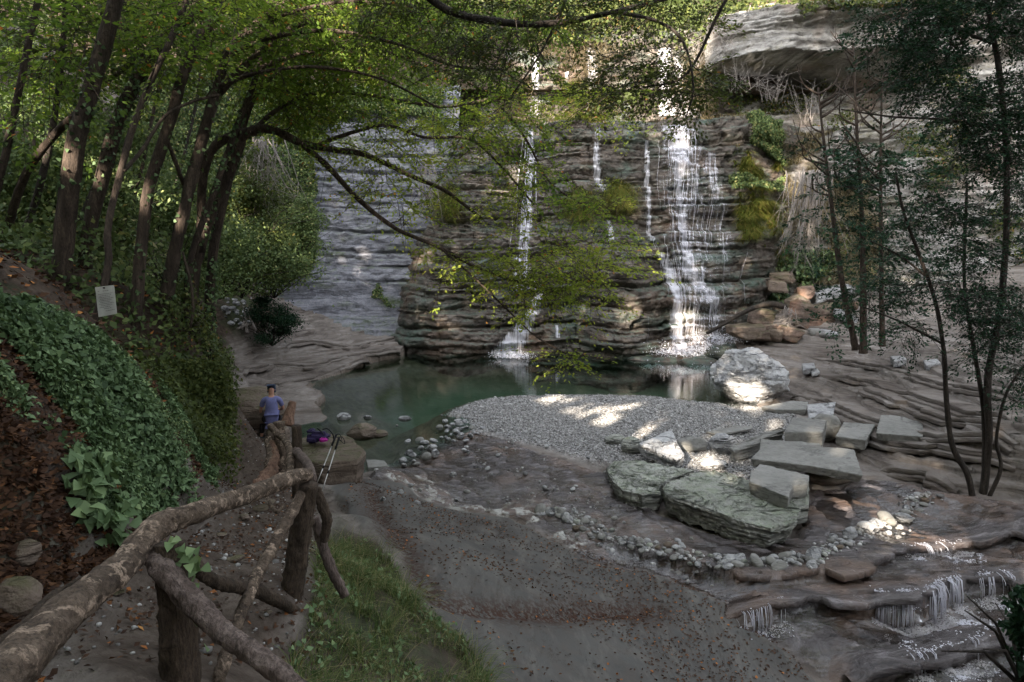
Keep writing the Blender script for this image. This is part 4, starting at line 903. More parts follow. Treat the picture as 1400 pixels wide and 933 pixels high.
cliff_leaves('brushwood along the rim of the right cliff', F_r, 13, 32, 15.5, 19, 30000, 'leaf_olive', .17, lambda x, z: nz_(207)(x, z) > -.05, 1.2)
cliff_leaves('broad-leaved plants among the debris right of the falls', F_r, 10.6, 15, 1.6, 4.6, 12000, 'leaf_ivy', .2, lambda x, z: nz_(208, .8, .8)(x, z) > .0, .6)
cliff_leaves('creepers hanging over the shale wall', F_l, -16.9, -3.5, 3.5, 12.9, 130000, 'leaf_under', .12, lambda x, z: (nz_(209, .35, .4)(x, z)+.13*(z-8.2)+.10*np.clip(-9.2-x, -2, 5)+.7*np.clip(-8.9-x, 0, 1) > .12), .7)
cliff_leaves('small green ferns on the shale wall', F_l, -8.5, -4.2, 2.0, 4.3, 9000, 'leaf_under', .1, lambda x, z: nz_(210, 1.1, 1.1)(x, z) > .38, .3)
# scrub on the hill above the falls
n = 90000; x = RNG.uniform(-40, 45, n); y = 37.5+RNG.random(n)**1.5*22; z = 15.2+np.clip((y-38)*.62, 0, 8.5)+1.0*fbm(x*.15, y*.15, s=81)+np.clip(x-16, 0, 80)*.25+np.clip(-x-4, 0, 60)*.25
c = fbm(x*.35, y*.35, s=211); z = z+np.clip(c+.35, 0, 1)*RNG.random(n)*3.2
k = (x < -3)|(x > 1)|(RNG.random(n) < .8)
tag(mk_leaves('scrub', np.stack([x, y, z], 1)[k], rndv(k.sum()), rndv(k.sum(), .8)+np.array([0, -.6, .6]), .24, .17, M['leaf_olive'], np.clip(RNG.random(k.sum())*.7+.35*(fbm(x[k]*.2, y[k]*.2, s=212)+.4), 0, 1)), 'autumn scrub on the hill above the falls', 'scrub', kind='stuff')
# ================================================================== WATER
def water_mat(name, tint, rough=.03, sc=6.0, st=.25, stretch=(1, 1, 1), base=.0):
    s = NT(name); n = s.noise(s.co(stretch, (0, 0, -.4), 'World'), sc, 4, .55, .4); b = s.bump(n, st, .02)
    fr = s.n('ShaderNodeFresnel', {'IOR': 1.33, 'Normal': b}).outputs[0]
    t = s.n('ShaderNodeBsdfTransparent', {'Color': tint}).outputs[0]; g = s.n('ShaderNodeBsdfGlossy', {'Color': (1, 1, 1), 'Roughness': rough, 'Normal': b}).outputs[0]
    x = s.n('ShaderNodeMixShader', {0: s.math('ADD', fr, base, clamp=True)}); s.t.links.new(t, x.inputs[1]); s.t.links.new(g, x.inputs[2])
    return s.done(x.outputs[0])
M['pool_water'] = water_mat('pool_water', (.62, .8, .72), .02, 5, .16)
M['stream_water'] = water_mat('stream_water', (.9, .87, .83), .05, 7, .8, (.7, 2.2, 1), .03)
def white_mat(name, streak, lo, hi, op=1.0):
    s = NT(name); a = s.attr('dens')
    n = s.noise(s.co(streak, kind='World'), 1, 5, .65, .3)
    al = s.math('MULTIPLY', s.ramp(s.math('ADD', n, s.math('MULTIPLY', s.math('SUBTRACT', a, .5), .55)), [(lo, 0), (hi, 1)]), s.math('MULTIPLY', s.ramp(a, [(0, 0), (.35, 1)]), op))
    d = s.n('ShaderNodeBsdfDiffuse', {'Color': (.84, .84, .9)}).outputs[0]; t2 = s.n('ShaderNodeBsdfTranslucent', {'Color': (.8, .8, .88)}).outputs[0]
    m = s.n('ShaderNodeMixShader', {0: .35}); s.t.links.new(d, m.inputs[1]); s.t.links.new(t2, m.inputs[2])
    t = s.n('ShaderNodeBsdfTransparent').outputs[0]
    x = s.n('ShaderNodeMixShader', {0: al}); s.t.links.new(t, x.inputs[1]); s.t.links.new(m.outputs[0], x.inputs[2])
    return s.done(x.outputs[0])
M['fall'] = white_mat('falling_water', (16, 1.5, 1.1), .40, .74, .85)
M['foam'] = white_mat('foam', (14, 14, 14), .42, .58, .95)
xw, yw = np.meshgrid(np.arange(-10, 11.2, .06), np.arange(11.5, 31.5, .06)); hw = terr(xw, yw)[0]
fw = grid_faces(xw.shape[1], xw.shape[0]); kp = (hw.ravel()[fw].min(1) < .02) & (MKs := sdpoly(xw, yw, PW['pool']).ravel()[fw].max(1) > -.45)
V = np.stack([xw, yw, hw*0], -1).reshape(-1, 3); u, inv = np.unique(fw[kp], return_inverse=True)
tag(mk('pool_water', V[u], inv.reshape(-1, 4), M['pool_water']), kind='structure')
xw, yw = np.meshgrid(np.arange(-4.5, 11.5, .05), np.arange(5, 18, .05)); hw, mw = terr(xw, yw)
def blur(a, r):
    for ax in (0, 1):
        c = np.cumsum(np.insert(np.pad(a, [(r, r) if i == ax else (0, 0) for i in (0, 1)], mode='edge'), 0, 0, axis=ax), axis=ax)
        a = (np.take(c, range(2*r+1, c.shape[ax]), axis=ax)-np.take(c, range(0, c.shape[ax]-2*r-1), axis=ax))/(2*r+1)
    return a
hs_ = np.minimum(blur(hw, 5), hw+.09)+.004; kp = (mw['wet'].ravel()[fw2 := grid_faces(xw.shape[1], xw.shape[0])].min(1) > .5)
V = np.stack([xw, yw, hs_], -1).reshape(-1, 3); u, inv = np.unique(fw2[kp], return_inverse=True)
tag(mk('stream_water', V[u], inv.reshape(-1, 4), M['stream_water']), kind='structure')

def ribbon(parent, path, name='water_sheet', back=31.5, nw=9, dens=1.0, free=.0):
    """path: [(px, py, width px, density)] flowing down over the cliff; hugs and falls clear of the ledges"""
    P = np.array([(*at(a, b, back)[[0, 2]], c*back/FPX, d) for a, b, c, d in path]); o = np.argsort(-P[:, 1]); P = P[o]
    z = np.arange(P[0, 1], P[-1, 1], -.05); z = np.append(z, P[-1, 1])
    cx = np.interp(-z, -P[:, 1], P[:, 0])+.04*fbm(z*1.5, z*0, s=int(path[0][0])); wd = np.interp(-z, -P[:, 1], P[:, 2]); dn = np.interp(-z, -P[:, 1], P[:, 3])
    nw = max(5, int(wd.max()/.07)); v = np.linspace(-1, 1, nw)
    X = cx[:, None]+v[None]*wd[:, None]*.5; Z = np.repeat(z[:, None], nw, 1)
    Y = F_c(X, Z); Yr = Y.copy()
    for i in range(1, len(z)):
        Yr[i] = np.minimum(Y[i], Yr[i-1]+.035)
    Yr = Yr-.05
    D = dn[:, None]*(1-np.abs(v[None])**2.2)*dens
    # whiter where it strikes a ledge
    hitl = np.clip((Yr[:-1]-Yr[1:])*4, 0, .16); D[1:] += hitl*(dn[1:, None] > .1)*(1-np.abs(v[None])**2)
    return mk(name, np.stack([X, Yr, Z], -1).reshape(-1, 3)-np.array(parent.location), grid_faces(nw, len(z)), M['fall'], parent, attrs={'dens': ('POINT', np.clip(D, 0, 1).ravel())})
def threads(parent, spec, n, name='water_threads', r=(.006, .016)):
    L = []; rr = np.random.default_rng(int(spec[0][0]))
    for k in range(n):
        a, b, w_, _ = spec[0]; P = np.array([(*at(p[0], p[1], 31.5)[[0, 2]], p[2]*31.5/FPX) for p in spec])
        f = rr.normal(0, .33); z0 = rr.uniform(P[-1, 1]+.3, P[0, 1]); z1 = max(P[-1, 1], z0-rr.uniform(.8, 3.0)); z = np.arange(z0, z1, -.09)
        if len(z) < 4: continue
        x = np.interp(-z, -P[:, 1], P[:, 0])+f*np.interp(-z, -P[:, 1], P[:, 2])+np.cumsum(rr.normal(0, .004, len(z))); Y = F_c(x, z); Yr = Y.copy()
        for i in range(1, len(z)): Yr[i] = min(Y[i], Yr[i-1]+.035)
        R = rr.uniform(*r)*(.4+.6*np.sin(np.linspace(.2, 2.9, len(z)))); L.append((np.stack([x, Yr-.07, z], 1)-np.array(parent.location), R))
    o = mk_tubes(name, L, M['fall'], parent, 4); a = o.data.attributes.new('dens', 'FLOAT', 'POINT'); a.data.foreach_set('value', np.full(len(o.data.vertices), .95, np.float32)); return o
def splash(parent, pts, n, r, size=.02, name='splash'):
    """droplets and froth thrown up around points (world)"""
    rr = np.random.default_rng(n); c = np.array(pts)[rr.integers(0, len(pts), n)]; p = c+rr.normal(0, 1, (n, 3))*np.array([r, r*.8, 0])+np.array([0, 0, 1])*np.abs(rr.normal(0, r*.38, n))[:, None]-np.array(parent.location)
    o = mk_leaves(name, p, rr.normal(0, 1, (n, 3)), rr.normal(0, 1, (n, 3)), size*rr.uniform(.4, 1.6, n), size*rr.uniform(.4, 1.3, n), M['foam'], None, 'ivy', parent)
    a = o.data.attributes.new('dens', 'FLOAT', 'POINT'); a.data.foreach_set('value', np.full(len(o.data.vertices), .85, np.float32)); return o
def fall(label, loc): return empty('waterfall', loc, label, 'waterfall')
w_ = fall('broad main waterfall dropping down ledge after ledge behind the white boulder', at(935, 478, 29.6))
main = [(938, 165, 60, .5), (940, 200, 76, .45), (940, 260, 84, .36), (938, 330, 76, .3), (942, 390, 62, .34), (942, 440, 66, .36), (944, 474, 76, .5)]
ribbon(w_, main); ribbon(w_, [(935, 163, 46, .9), (935, 200, 36, .85), (934, 250, 20, .6), (934, 345, 22, .7), (938, 375, 30, .75), (956, 400, 30, .7), (966, 430, 24, .5), (968, 474, 30, .6)], 'water_tongue')
ribbon(w_, [(900, 345, 20, .5), (912, 372, 26, .85), (914, 400, 16, .85), (912, 470, 24, .95)], 'water_tongue'); ribbon(w_, [(893, 185, 8, .8), (890, 260, 8, .8), (888, 330, 12, .5)], 'water_tongue')
ribbon(w_, [(978, 205, 26, .5), (986, 300, 30, .35), (988, 380, 24, .25), (988, 470, 20, .25)], 'water_veil'); threads(w_, main, 70, r=(.003, .009)); ribbon(w_, [(940, 170, 80, .3), (944, 300, 112, .3), (944, 474, 112, .32)], 'water_veil')
ribbon(w_, [(912, 60, 22, .9), (912, 110, 22, .95), (912, 160, 30, 1)], 'upper_water_tongue', back=37.4)
ribbon(w_, [(930, 70, 14, .5), (932, 120, 18, .7), (938, 162, 40, .9)], 'upper_water_tongue', back=37.4)
splash(w_, [at(905, 482, 29.2), at(925, 484, 29.0), at(960, 478, 29.0), at(985, 468, 29.0), at(940, 486, 28.6)], 2600, .5, .05)
w_ = fall('slender misty waterfall fanning into the pool left of the main one', at(695, 488, 29.4))
ribbon(w_, [(728, 165, 10, .7), (726, 215, 16, .8), (724, 262, 12, .85), (722, 290, 22, .8), (716, 330, 24, .7), (712, 372, 30, .75), (712, 400, 34, .6)], back=31.3)
ribbon(w_, [(740, 398, 12, .8), (729, 425, 26, .85), (712, 455, 36, .9), (690, 487, 60, .95)], 'water_tongue', back=30.3)
ribbon(w_, [(732, 70, 14, .9), (732, 120, 14, .95), (730, 160, 22, .9)], 'upper_water_tongue', back=37.4)
threads(w_, [(726, 175, 14, 1), (716, 330, 26, 1), (712, 400, 34, 1)], 40); splash(w_, [at(688, 488, 29.2), at(700, 489, 29.0), at(712, 489, 29.0)], 900, .3, .045)
w_ = fall('thin broken trickle between the two larger waterfalls', at(835, 330, 31))
ribbon(w_, [(822, 168, 12, .5), (818, 220, 14, .7), (824, 250, 18, .75), (828, 262, 10, .5)], back=31.5); ribbon(w_, [(838, 300, 12, .7), (836, 330, 14, .7)], 'water_tongue', back=31)
ribbon(w_, [(808, 60, 14, .6), (812, 100, 18, .8), (806, 150, 12, .6)], 'upper_water_veil', back=37.4); ribbon(w_, [(776, 95, 8, .7), (776, 130, 8, .6)], 'upper_water_veil', back=37.4); ribbon(w_, [(762, 445, 8, .7), (763, 462, 10, .7)], 'water_tongue', back=30.2)
# little cascades of the stream
RL_ = [[(1085, 541), (1130, 549), (1180, 573), (1230, 588), (1300, 601), (1400, 618)], [(1100, 512), (1160, 521), (1230, 539), (1300, 560), (1400, 580)], [(1178, 645), (1200, 646), (1240, 654), (1300, 664), (1325, 668)],
     [(1092, 487), (1180, 499), (1280, 523), (1400, 545)], [(1120, 572), (1165, 588), (1215, 612), (1270, 622), (1330, 634), (1400, 640)], [(1180, 530), (1240, 556), (1330, 580), (1400, 596)],
     [(318, 505), (370, 498), (430, 500), (480, 486), (548, 478)], [(380, 478), (430, 470), (480, 474), (545, 460)], [(350, 530), (400, 520), (440, 512), (500, 496)]]
def lips2():
    for li, L in enumerate(RL_):
        L = np.array([hit(*p)[:2] for p in L]); seg = np.concatenate([[0], np.cumsum(np.hypot(*np.diff(L, axis=0).T))]); s = np.arange(0, seg[-1], .05); x = np.interp(s, seg, L[:, 0]); y = np.interp(s, seg, L[:, 1])
        x = np.convolve(np.pad(x, 10, mode='edge'), np.ones(21)/21, 'valid'); y = np.convolve(np.pad(y, 10, mode='edge'), np.ones(21)/21, 'valid')
        dx = np.gradient(x); dy = np.gradient(y); q = np.hypot(dx, dy)+1e-9; nx, ny = dy/q, -dx/q
        j = .16*vn(np.floor(s*.9+.4*fbm(s, s*0, s=3)), s*0, s=520+li)+.10*fbm(s*.8, s*0, s=521+li)+.04*fbm(s*5, s*0, s=522)
        for lay, (dz, oo_, th) in enumerate(((.06, 0., .09), (-.05, .16, .08))):
            offs = np.array([-1.0, -.6, -.3, -.1, .06, .098, .102, .104, .098, .06, -.3]); prof = np.array([-.12, -.03, -.005, .01, .012, .008, 0, -th*.9, -th, -th-.01, -th-.06])
            zt = tz(x-nx*.2, y-ny*.2); zt = np.convolve(np.pad(zt, 10, mode='edge'), np.ones(21)/21, 'valid')+dz; V = []
            for o, p in zip(offs, prof):
                oo = o+oo_+j*(1 if o > -.2 else .3); xx = x+nx*oo; yy = y+ny*oo; V.append(np.stack([xx, yy, zt+p+.02*fbm(xx*3, yy*3, s=530)+.01*fbm(xx*12, yy*12, s=531)], 1))
            V = np.stack(V, 1); m = len(s); end = sstep(0, .6, s)*sstep(seg[-1], seg[-1]-.6, s); V[:, :, 2] -= (.2*(1-end))[:, None]
            tag(mk('rock_ledge', V.reshape(-1, 3), grid_faces(len(offs), m), M['ground'], attrs={'wet': ('POINT', np.zeros(m*len(offs)))}), kind='structure')
lips2()
def lips():
    for li, (L, dr) in enumerate(LED):
        seg = np.concatenate([[0], np.cumsum(np.hypot(*np.diff(L, axis=0).T))]); s = np.arange(0, seg[-1], .06); x = np.interp(s, seg, L[:, 0]); y = np.interp(s, seg, L[:, 1])
        dx = np.gradient(x); dy = np.gradient(y); q = np.hypot(dx, dy)+1e-9; nx, ny = dy/q, -dx/q
        j = .16*vn(np.floor(s*1.3+.4*fbm(s, s*0, s=4)), s*0, s=500+li)+.09*fbm(s*2, s*0, s=501+li)+.03*fbm(s*8, s*0, s=502)
        offs = np.array([-.55, -.4, -.25, -.1, .02, .10, .108, .115, .112, .10, -.05, -.3]); prof = np.array([-.07, -.01, .012, .02, .02, .018, .014, -.03, -.085, -.09, -.12, -.16])
        x0 = x-nx*.14; y0 = y-ny*.14; zt = tz(x-nx*.28, y-ny*.28); zt = np.convolve(np.pad(zt, 6, mode='edge'), np.ones(13)/13, 'valid')
        V = []
        for o, p in zip(offs, prof):
            oo = o+(j if o > -.2 else 0)+.03; xx = x+nx*oo; yy = y+ny*oo; V.append(np.stack([xx, yy, zt+p+.012*fbm(xx*6, yy*6, s=510)], 1))
        V = np.stack(V, 1); m = len(s); end = sstep(0, .3, s)*sstep(seg[-1], seg[-1]-.3, s); V[:, :, 2] -= (.12*(1-end))[:, None]
        F = grid_faces(len(offs), m); tag(mk('streambed_ledge', V.reshape(-1, 3), F, M['ground'], attrs={'wet': ('POINT', np.ones(m*len(offs)))}), kind='structure')
lips()
def cascade(label, LP, drop, n, foam_n, t0, t1, spread=.5):
    L, _ = LED[LP]; seg = np.concatenate([[0], np.cumsum(np.hypot(*np.diff(L, axis=0).T))]); s = RNG.uniform(t0, t1, n)*seg[-1]
    x = np.interp(s, seg, L[:, 0]); y = np.interp(s, seg, L[:, 1]); dx = np.interp(s+.05, seg, L[:, 0])-x; dy = np.interp(s+.05, seg, L[:, 1])-y
    nx, ny = dy, -dx; q = np.hypot(nx, ny)+1e-9; nx, ny = nx/q, ny/q
    # find the real lip on the modelled bed
    off = np.linspace(-.35, .35, 36); hh = np.stack([terr(x+nx*o, y+ny*o)[0] for o in off], 1); g = hh[:, :-1]-hh[:, 1:]; i = g.argmax(1)
    lx = x+nx*off[i]; ly = y+ny*off[i]; zt = hh[np.arange(n), np.maximum(i-1, 0)]; zb = hh[np.arange(n), np.minimum(i+3, 35)]
    e = empty('cascade', (lx.mean(), ly.mean(), zb.mean()), label, 'cascade', 'little cascades of the stream'); base = np.array(e.location); lines = []
    for k in range(n):
        d = zt[k]-zb[k]
        if d < .04 or vn(np.array([lx[k]*7.]), np.array([ly[k]*7.]), s=321)[0]+.5*vn(np.array([lx[k]*1.9]), np.array([ly[k]*1.9]), s=322)[0] < -.05: continue
        o = RNG.uniform(.02, .12); cutz = RNG.uniform(.3, 1) if RNG.random() < .5 else 1; d = d*cutz; zb[k] = zt[k]-d; lines.append((np.array([[lx[k]-nx[k]*.05, ly[k]-ny[k]*.05, zt[k]+.012], [lx[k]+nx[k]*o*.5, ly[k]+ny[k]*o*.5, zt[k]-.01], [lx[k]+nx[k]*o, ly[k]+ny[k]*o, zt[k]-d*.5], [lx[k]+nx[k]*o*1.15, ly[k]+ny[k]*o*1.15, zb[k]]])-base, np.array([.002, .0035, .003, .004])*RNG.uniform(.4, 1.8)))
    o = mk_tubes('water_threads', lines, M['fall'], e, 4); a = o.data.attributes.new('dens', 'FLOAT', 'POINT'); a.data.foreach_set('value', np.full(len(o.data.vertices), 1, np.float32))
    foam_n = int(foam_n*2); k = RNG.integers(0, n, foam_n); dd = np.abs(RNG.normal(0, spread, foam_n))+.03; fx = lx[k]+nx[k]*dd+RNG.normal(0, .05, foam_n); fy = ly[k]+ny[k]*dd+RNG.normal(0, .05, foam_n)
    kk = (fbm(fx*5, fy*5, s=301)+.6*np.exp(-dd/.15)) > .12; fx, fy, dd = fx[kk], fy[kk], dd[kk]
    P = np.stack([fx, fy, tz(fx, fy)+.012+RNG.random(len(fx))*.03*np.exp(-dd/.2)], 1)-base; m = len(P)
    o = mk_leaves('froth', P, rndv(m)*np.array([1, 1, .2]), np.array([0, 0, 1])+rndv(m, .4), .024*RNG.uniform(.4, 1.6, m), .018, M['foam'], None, 'ivy', e)
    a = o.data.attributes.new('dens', 'FLOAT', 'POINT'); a.data.foreach_set('value', np.full(len(o.data.vertices), .8, np.float32))
cascade('widest little cascade, foaming over the middle ledge of the stream', 1, .3, 190, 3600, .48, .80, .3)
cascade('short dripping cascade at the left end of the middle ledge', 1, .3, 40, 200, .05, .2, .1)
cascade('small cascade over the uppermost ledge near the right edge', 0, .16, 70, 1100, .66, .84, .22)
cascade('small cascade on the lowest ledge at the bottom right', 2, .2, 60, 1200, .3, .75, .3)
cascade('short cascade at the right end of the middle ledge', 1, .3, 45, 800, .86, .98, .2)

# ================================================================== ROCKS
def displaced(V, N, amp, f, seed, strat=0.0, swirl=0.0):
    V = np.asarray(V); d = amp*(fbm(V[:, 0]*f+seed, V[:, 1]*f, V[:, 2]*f, s=seed, o=5))
    if swirl: q = fbm(V[:, 0]*.7+seed, V[:, 1]*.7, V[:, 2]*.7, s=seed+3, o=4)*9; d = d+swirl*((q-np.floor(q))**2-.4)+swirl*.8*fbm(V[:, 0]*9, V[:, 1]*9, V[:, 2]*9, s=seed+4, o=3)
    if strat: d = d+strat*fbm(V[:, 0]*f*.4+seed, V[:, 1]*f*.4, V[:, 2]*f*6, s=seed+9, o=3)
    return V+N*d[:, None]
def finish_rock(name, bm, mat, label, cat, group, amp, f, seed, strat, cuts_len, base, parent=None):
    bmesh.ops.triangulate(bm, faces=bm.faces[:])
    for _ in range(9):
        le = [e for e in bm.edges if e.calc_length() > cuts_len]
        if not le or len(bm.verts) > 16000: break
        bmesh.ops.subdivide_edges(bm, edges=le, cuts=1); bmesh.ops.triangulate(bm, faces=[g for g in bm.faces if len(g.verts) > 3])
    bmesh.ops.recalc_face_normals(bm, faces=bm.faces[:]); bm.normal_update()
    V = np.array([v.co[:] for v in bm.verts]); N = np.array([v.normal[:] for v in bm.verts]); V2 = displaced(V, N, amp, f, seed, strat, .035 if name == 'flat_rock' else .008)-base
    for v, c in zip(bm.verts, V2): v.co = c
    me = bpy.data.meshes.new(name); bm.to_mesh(me); bm.free(); me.polygons.foreach_set('use_smooth', np.ones(len(me.polygons), bool)); me.materials.append(M[mat])
    o = bpy.data.objects.new(name, me); COL.objects.link(o); o.location = tuple(map(float, base))
    if parent: o.parent = parent
    else: tag(o, label, cat, group)
    return o
SEED = [400]
def slab(name, label, pts, zt, th, mat='rock_slab', rough=.022, f=5., strat=.0, bev=.025, cut=.05, inset=.06, cat='rock', group=None):
    """flat block: outline of its top face in pixels at height zt (a number, or one per corner), th thick"""
    SEED[0] += 1; n = len(pts); zz = zt if hasattr(zt, '__len__') else [zt]*n
    T = np.array([gp(a, b, z) for (a, b), z in zip(pts, zz)]); c = T.mean(0); bm = bmesh.new()
    B = c+(T-c)*(1-inset)-np.array([0, 0, th]); vt = [bm.verts.new(p) for p in T]; vb = [bm.verts.new(p) for p in B]
    bm.faces.new(vt); bm.faces.new(vb[::-1])
    for i in range(n): bm.faces.new([vt[i], vb[i], vb[(i+1) % n], vt[(i+1) % n]])
    bmesh.ops.recalc_face_normals(bm, faces=bm.faces[:])
    bmesh.ops.bevel(bm, geom=bm.edges[:], offset=bev, segments=2, affect='EDGES', profile=.6)
    base = np.array([c[0], c[1], c[2]-th]); return finish_rock(name, bm, mat, label, cat, group, rough, f, SEED[0], strat, cut, base)
def lump(name, label, px, py, wpx, hpx, mat='rock_slab', zb=None, depth=1.0, rough=.12, planes=9, strat=0., sub=4, seed=None, cat='rock', group=None, bury=.12, squash=1.0, f=1.3, Y=None, flat=.75):
    """rounded or faceted boulder whose picture outline is wpx x hpx with its foot at (px, py)"""
    SEED[0] += 1; sd = seed or SEED[0]; rr = np.random.default_rng(sd)
    b = hit(px, py) if zb is None else gp(px, py, zb)
    if Y is not None: b = at(px, py, Y)
    dist = b[1]; W = wpx*dist/FPX; H = hpx*dist/FPX; el = math.atan2(CAMZ-b[2], dist)
    D = W*depth; Hh = max(.4*H, (H-D*math.sin(el)*.55)/math.cos(el))*(1+bury)
    bm = bmesh.new(); bmesh.ops.create_icosphere(bm, subdivisions=sub, radius=1)
    V = np.array([v.co[:] for v in bm.verts])
    for k in range(planes):
        nrm = unit(rr.normal(0, 1, 3)*np.array([1, 1, .8])); dd = rr.uniform(flat, .95); s_ = V@nrm; V = V-np.clip(s_-dd, 0, 9)[:, None]*nrm*.92
    V = V*(1+rough*.35*fbm(V[:, 0]*f*4+sd, V[:, 1]*f*4, V[:, 2]*f*4, s=sd+7, o=3)[:, None]+rough*fbm(V[:, 0]*f+sd, V[:, 1]*f, V[:, 2]*f, s=sd, o=5)[:, None]+strat*fbm(V[:, 0]*1.2+sd, V[:, 1]*1.2, V[:, 2]*9, s=sd+3, o=3)[:, None])
    lo, hi = V.min(0), V.max(0); V = (V-(lo+hi)/2)/((hi-lo)/2)*np.array([W/2, D/2, Hh/2])
    for v, c in zip(bm.verts, V): v.co = c+np.array([0, 0, Hh*(.5-bury)])
    me = bpy.data.meshes.new(name); bm.to_mesh(me); bm.free(); me.polygons.foreach_set('use_smooth', np.ones(len(me.polygons), bool)); me.materials.append(M[mat])
    o = bpy.data.objects.new(name, me); COL.objects.link(o); o.location = (float(b[0]), float(b[1]+D*.35), float(b[2])); return tag(o, label, cat, group)
B = lump('boulder', 'huge whitish boulder dappled with sun, standing in the pool edge', 1030, 551, 106, 84, 'big_boulder', 0.0, .95, .20, 11, .025, 6, seed=507, cat='boulder', f=2.2, flat=.72)
B.rotation_euler = (0, math.radians(12), 0)
slab('stone_slab', 'largest flat grey slab, long and level, bridging dark water', [(1040, 600), (1121, 606), (1124, 611), (1168, 614), (1180, 650), (1110, 637), (1026, 627), (1038, 615)], .52, .17)
slab('stone_block', 'thick notched block lying tilted on the long green rock', [(1038, 634), (1107, 650), (1105, 662), (1084, 663), (1078, 680), (1024, 658), (1026, 647)], .50, .26, 'rock_slab')
slab('stone_block', 'mossy square block under the corner of the notched block', [(1080, 668), (1106, 664), (1106, 690), (1078, 694)], .22, .35, 'rock_green')
slab('flat_rock', 'long pale green flat rock with swirled edges, largest in the stream', [(918, 656), (955, 642), (1000, 646), (1032, 658), (1056, 678), (1097, 692), (1088, 714), (1056, 722), (1012, 712), (980, 699), (948, 688), (910, 676), (904, 666)], .26, .42, 'rock_green', .06, 2.2, .05, .05, .035, .12)
slab('flat_rock', 'shorter pale green flat rock, leftmost in the stream', [(829, 640), (838, 629), (880, 630), (925, 637), (952, 642), (916, 654), (903, 664), (902, 674), (878, 676), (850, 670), (835, 656)], .22, .36, 'rock_green', .06, 2.2, .05, .05, .035, .12)
slab('boulder', 'pale wedge-shaped boulder on top of the green rock', [(872, 606), (918, 588), (936, 622), (926, 630), (900, 620)], [.42, .55, .40, .34, .36], .24, 'boulder', .03, 3, .02, .04)
lump('boulder', 'small round mossy boulder at the left end of the gravel', 843, 610, 32, 18, 'rock_green', .06, .7, .08, 3)
lump('boulder', 'round olive boulder half hidden behind the pale wedge', 864, 623, 30, 28, 'rock_green', .04, .8, .08, 3)
lump('boulder', 'rounded grey boulder right behind the pale wedge', 947, 620, 46, 25, 'rock_slab', .05, .6, .08, 5, .03)
lump('boulder', 'striped egg-shaped boulder between the wedge and leaning slab', 991, 622, 40, 32, 'boulder', .05, .8, .1, 5, .05)
slab('stone_slab', 'thin dark sliver of rock lying on the gravel', [(964, 590), (1000, 583), (1030, 582), (1028, 586), (980, 594)], .22, .06, 'rock_slab', cut=.05)
slab('stone_slab', 'narrow slab leaning on edge beside the squared block', [(997, 611), (1066, 583), (1072, 586), (1071, 590), (1003, 617)], [.35, .55, .5, .45, .3], .28, 'rock_slab', .012, 4, .05, .02)
slab('stone_block', 'squared sandy block at the upper edge of the slab heap', [(1083, 571), (1131, 574), (1125, 591), (1072, 591)], .68, .5, 'rock_slab', .03, 3)
lump('boulder', 'dark angular boulder wedged behind the squared block', 1133, 602, 42, 40, 'rock_slab', .1, .7, .1, 7)
slab('stone_slab', 'light rough slab tilted up behind the dark angular boulder', [(1103, 553), (1143, 549), (1140, 566), (1106, 572)], [.5, .62, .5, .38], .16, 'boulder', .03, 3)
slab('stone_slab', 'low flat slab reaching towards the huge boulder', [(1040, 556), (1080, 548), (1106, 549), (1102, 560), (1060, 560)], .22, .18, 'rock_slab', .02)
slab('stone_block', 'square slab between the squared block and the raised slab', [(1153, 577), (1197, 580), (1184, 602), (1142, 596)], .50, .24, 'rock_slab', .015)
slab('stone_slab', 'square slab raised on a rock, rightmost of the heap', [(1204, 567), (1262, 572), (1262, 597), (1197, 592)], .60, .18, 'rock_slab', .015)
lump('boulder', 'dark rock propping up the rightmost raised slab', 1230, 612, 50, 22, 'rock_brown', .18, .6, .1, 5)
slab('stone_slab', 'small splinter lying under the raised slab', [(1235, 607), (1260, 614), (1256, 618), (1232, 611)], .30, .08, 'rock_slab')
lump('boulder', 'low light grey rock resting on the gravel before the slabs', 978, 643, 40, 17, 'boulder', .04, .6, .1, 4)
lump('boulder', 'dark wet rock in the shadow under the long level slab', 1140, 664, 70, 26, 'rock_brown', -.1, .6, .12, 6)
# ledge above the stream that the big slab rests on
for p, zt, th, lb in (([(1096, 497), (1113, 496), (1115, 503), (1098, 506)], .62, .2, 'pale cut block lying on the ledge right of the huge boulder'), ([(1107, 505), (1118, 504), (1121, 509), (1110, 511)], .5, .12, 'small chip beside the pale cut block'),
                      ([(1217, 487), (1234, 486), (1240, 491), (1222, 494)], 1.15, .22, 'small block on the upper ledge before the dark saplings'), ([(1262, 493), (1281, 490), (1286, 496), (1266, 500)], 1.2, .2, 'small block further right on the upper ledge')):
    slab('stone_block', lb, p, zt, th, 'boulder', .01, cut=.06)
for (x0, x1, y0, y1, lb) in ((1108, 1124, 448, 459, 'upper brick-like block of the stacked three'), (1099, 1121, 459, 468, 'lower left brick-like block of the stacked three'), (1122, 1142, 457, 467, 'lower right brick-like block of the stacked three')):
    slab('stone_block', lb, [(x0+2, y0), (x1, y0), (x1, y0+4), (x0, y0+4)], 1.2, .25, 'rock_red', .01, cut=.08) if False else None
    b = at((x0+x1)/2, y1, 28.2); W = (x1-x0)*28.2/FPX; Hh = (y1-y0-2)*28.2/FPX; bm = bmesh.new(); bmesh.ops.create_cube(bm, size=1); bmesh.ops.scale(bm, vec=(W, W*.7, Hh), verts=bm.verts[:]); bmesh.ops.translate(bm, vec=tuple(b+np.array([0, W*.35, Hh/2])), verts=bm.verts[:])
    bmesh.ops.bevel(bm, geom=bm.edges[:], offset=.03, segments=1, affect='EDGES'); finish_rock('stone_block', bm, 'rock_slab', lb, 'rock', 'three stacked blocks by the debris', .02, 3, SEED[0], 0, .12, b)
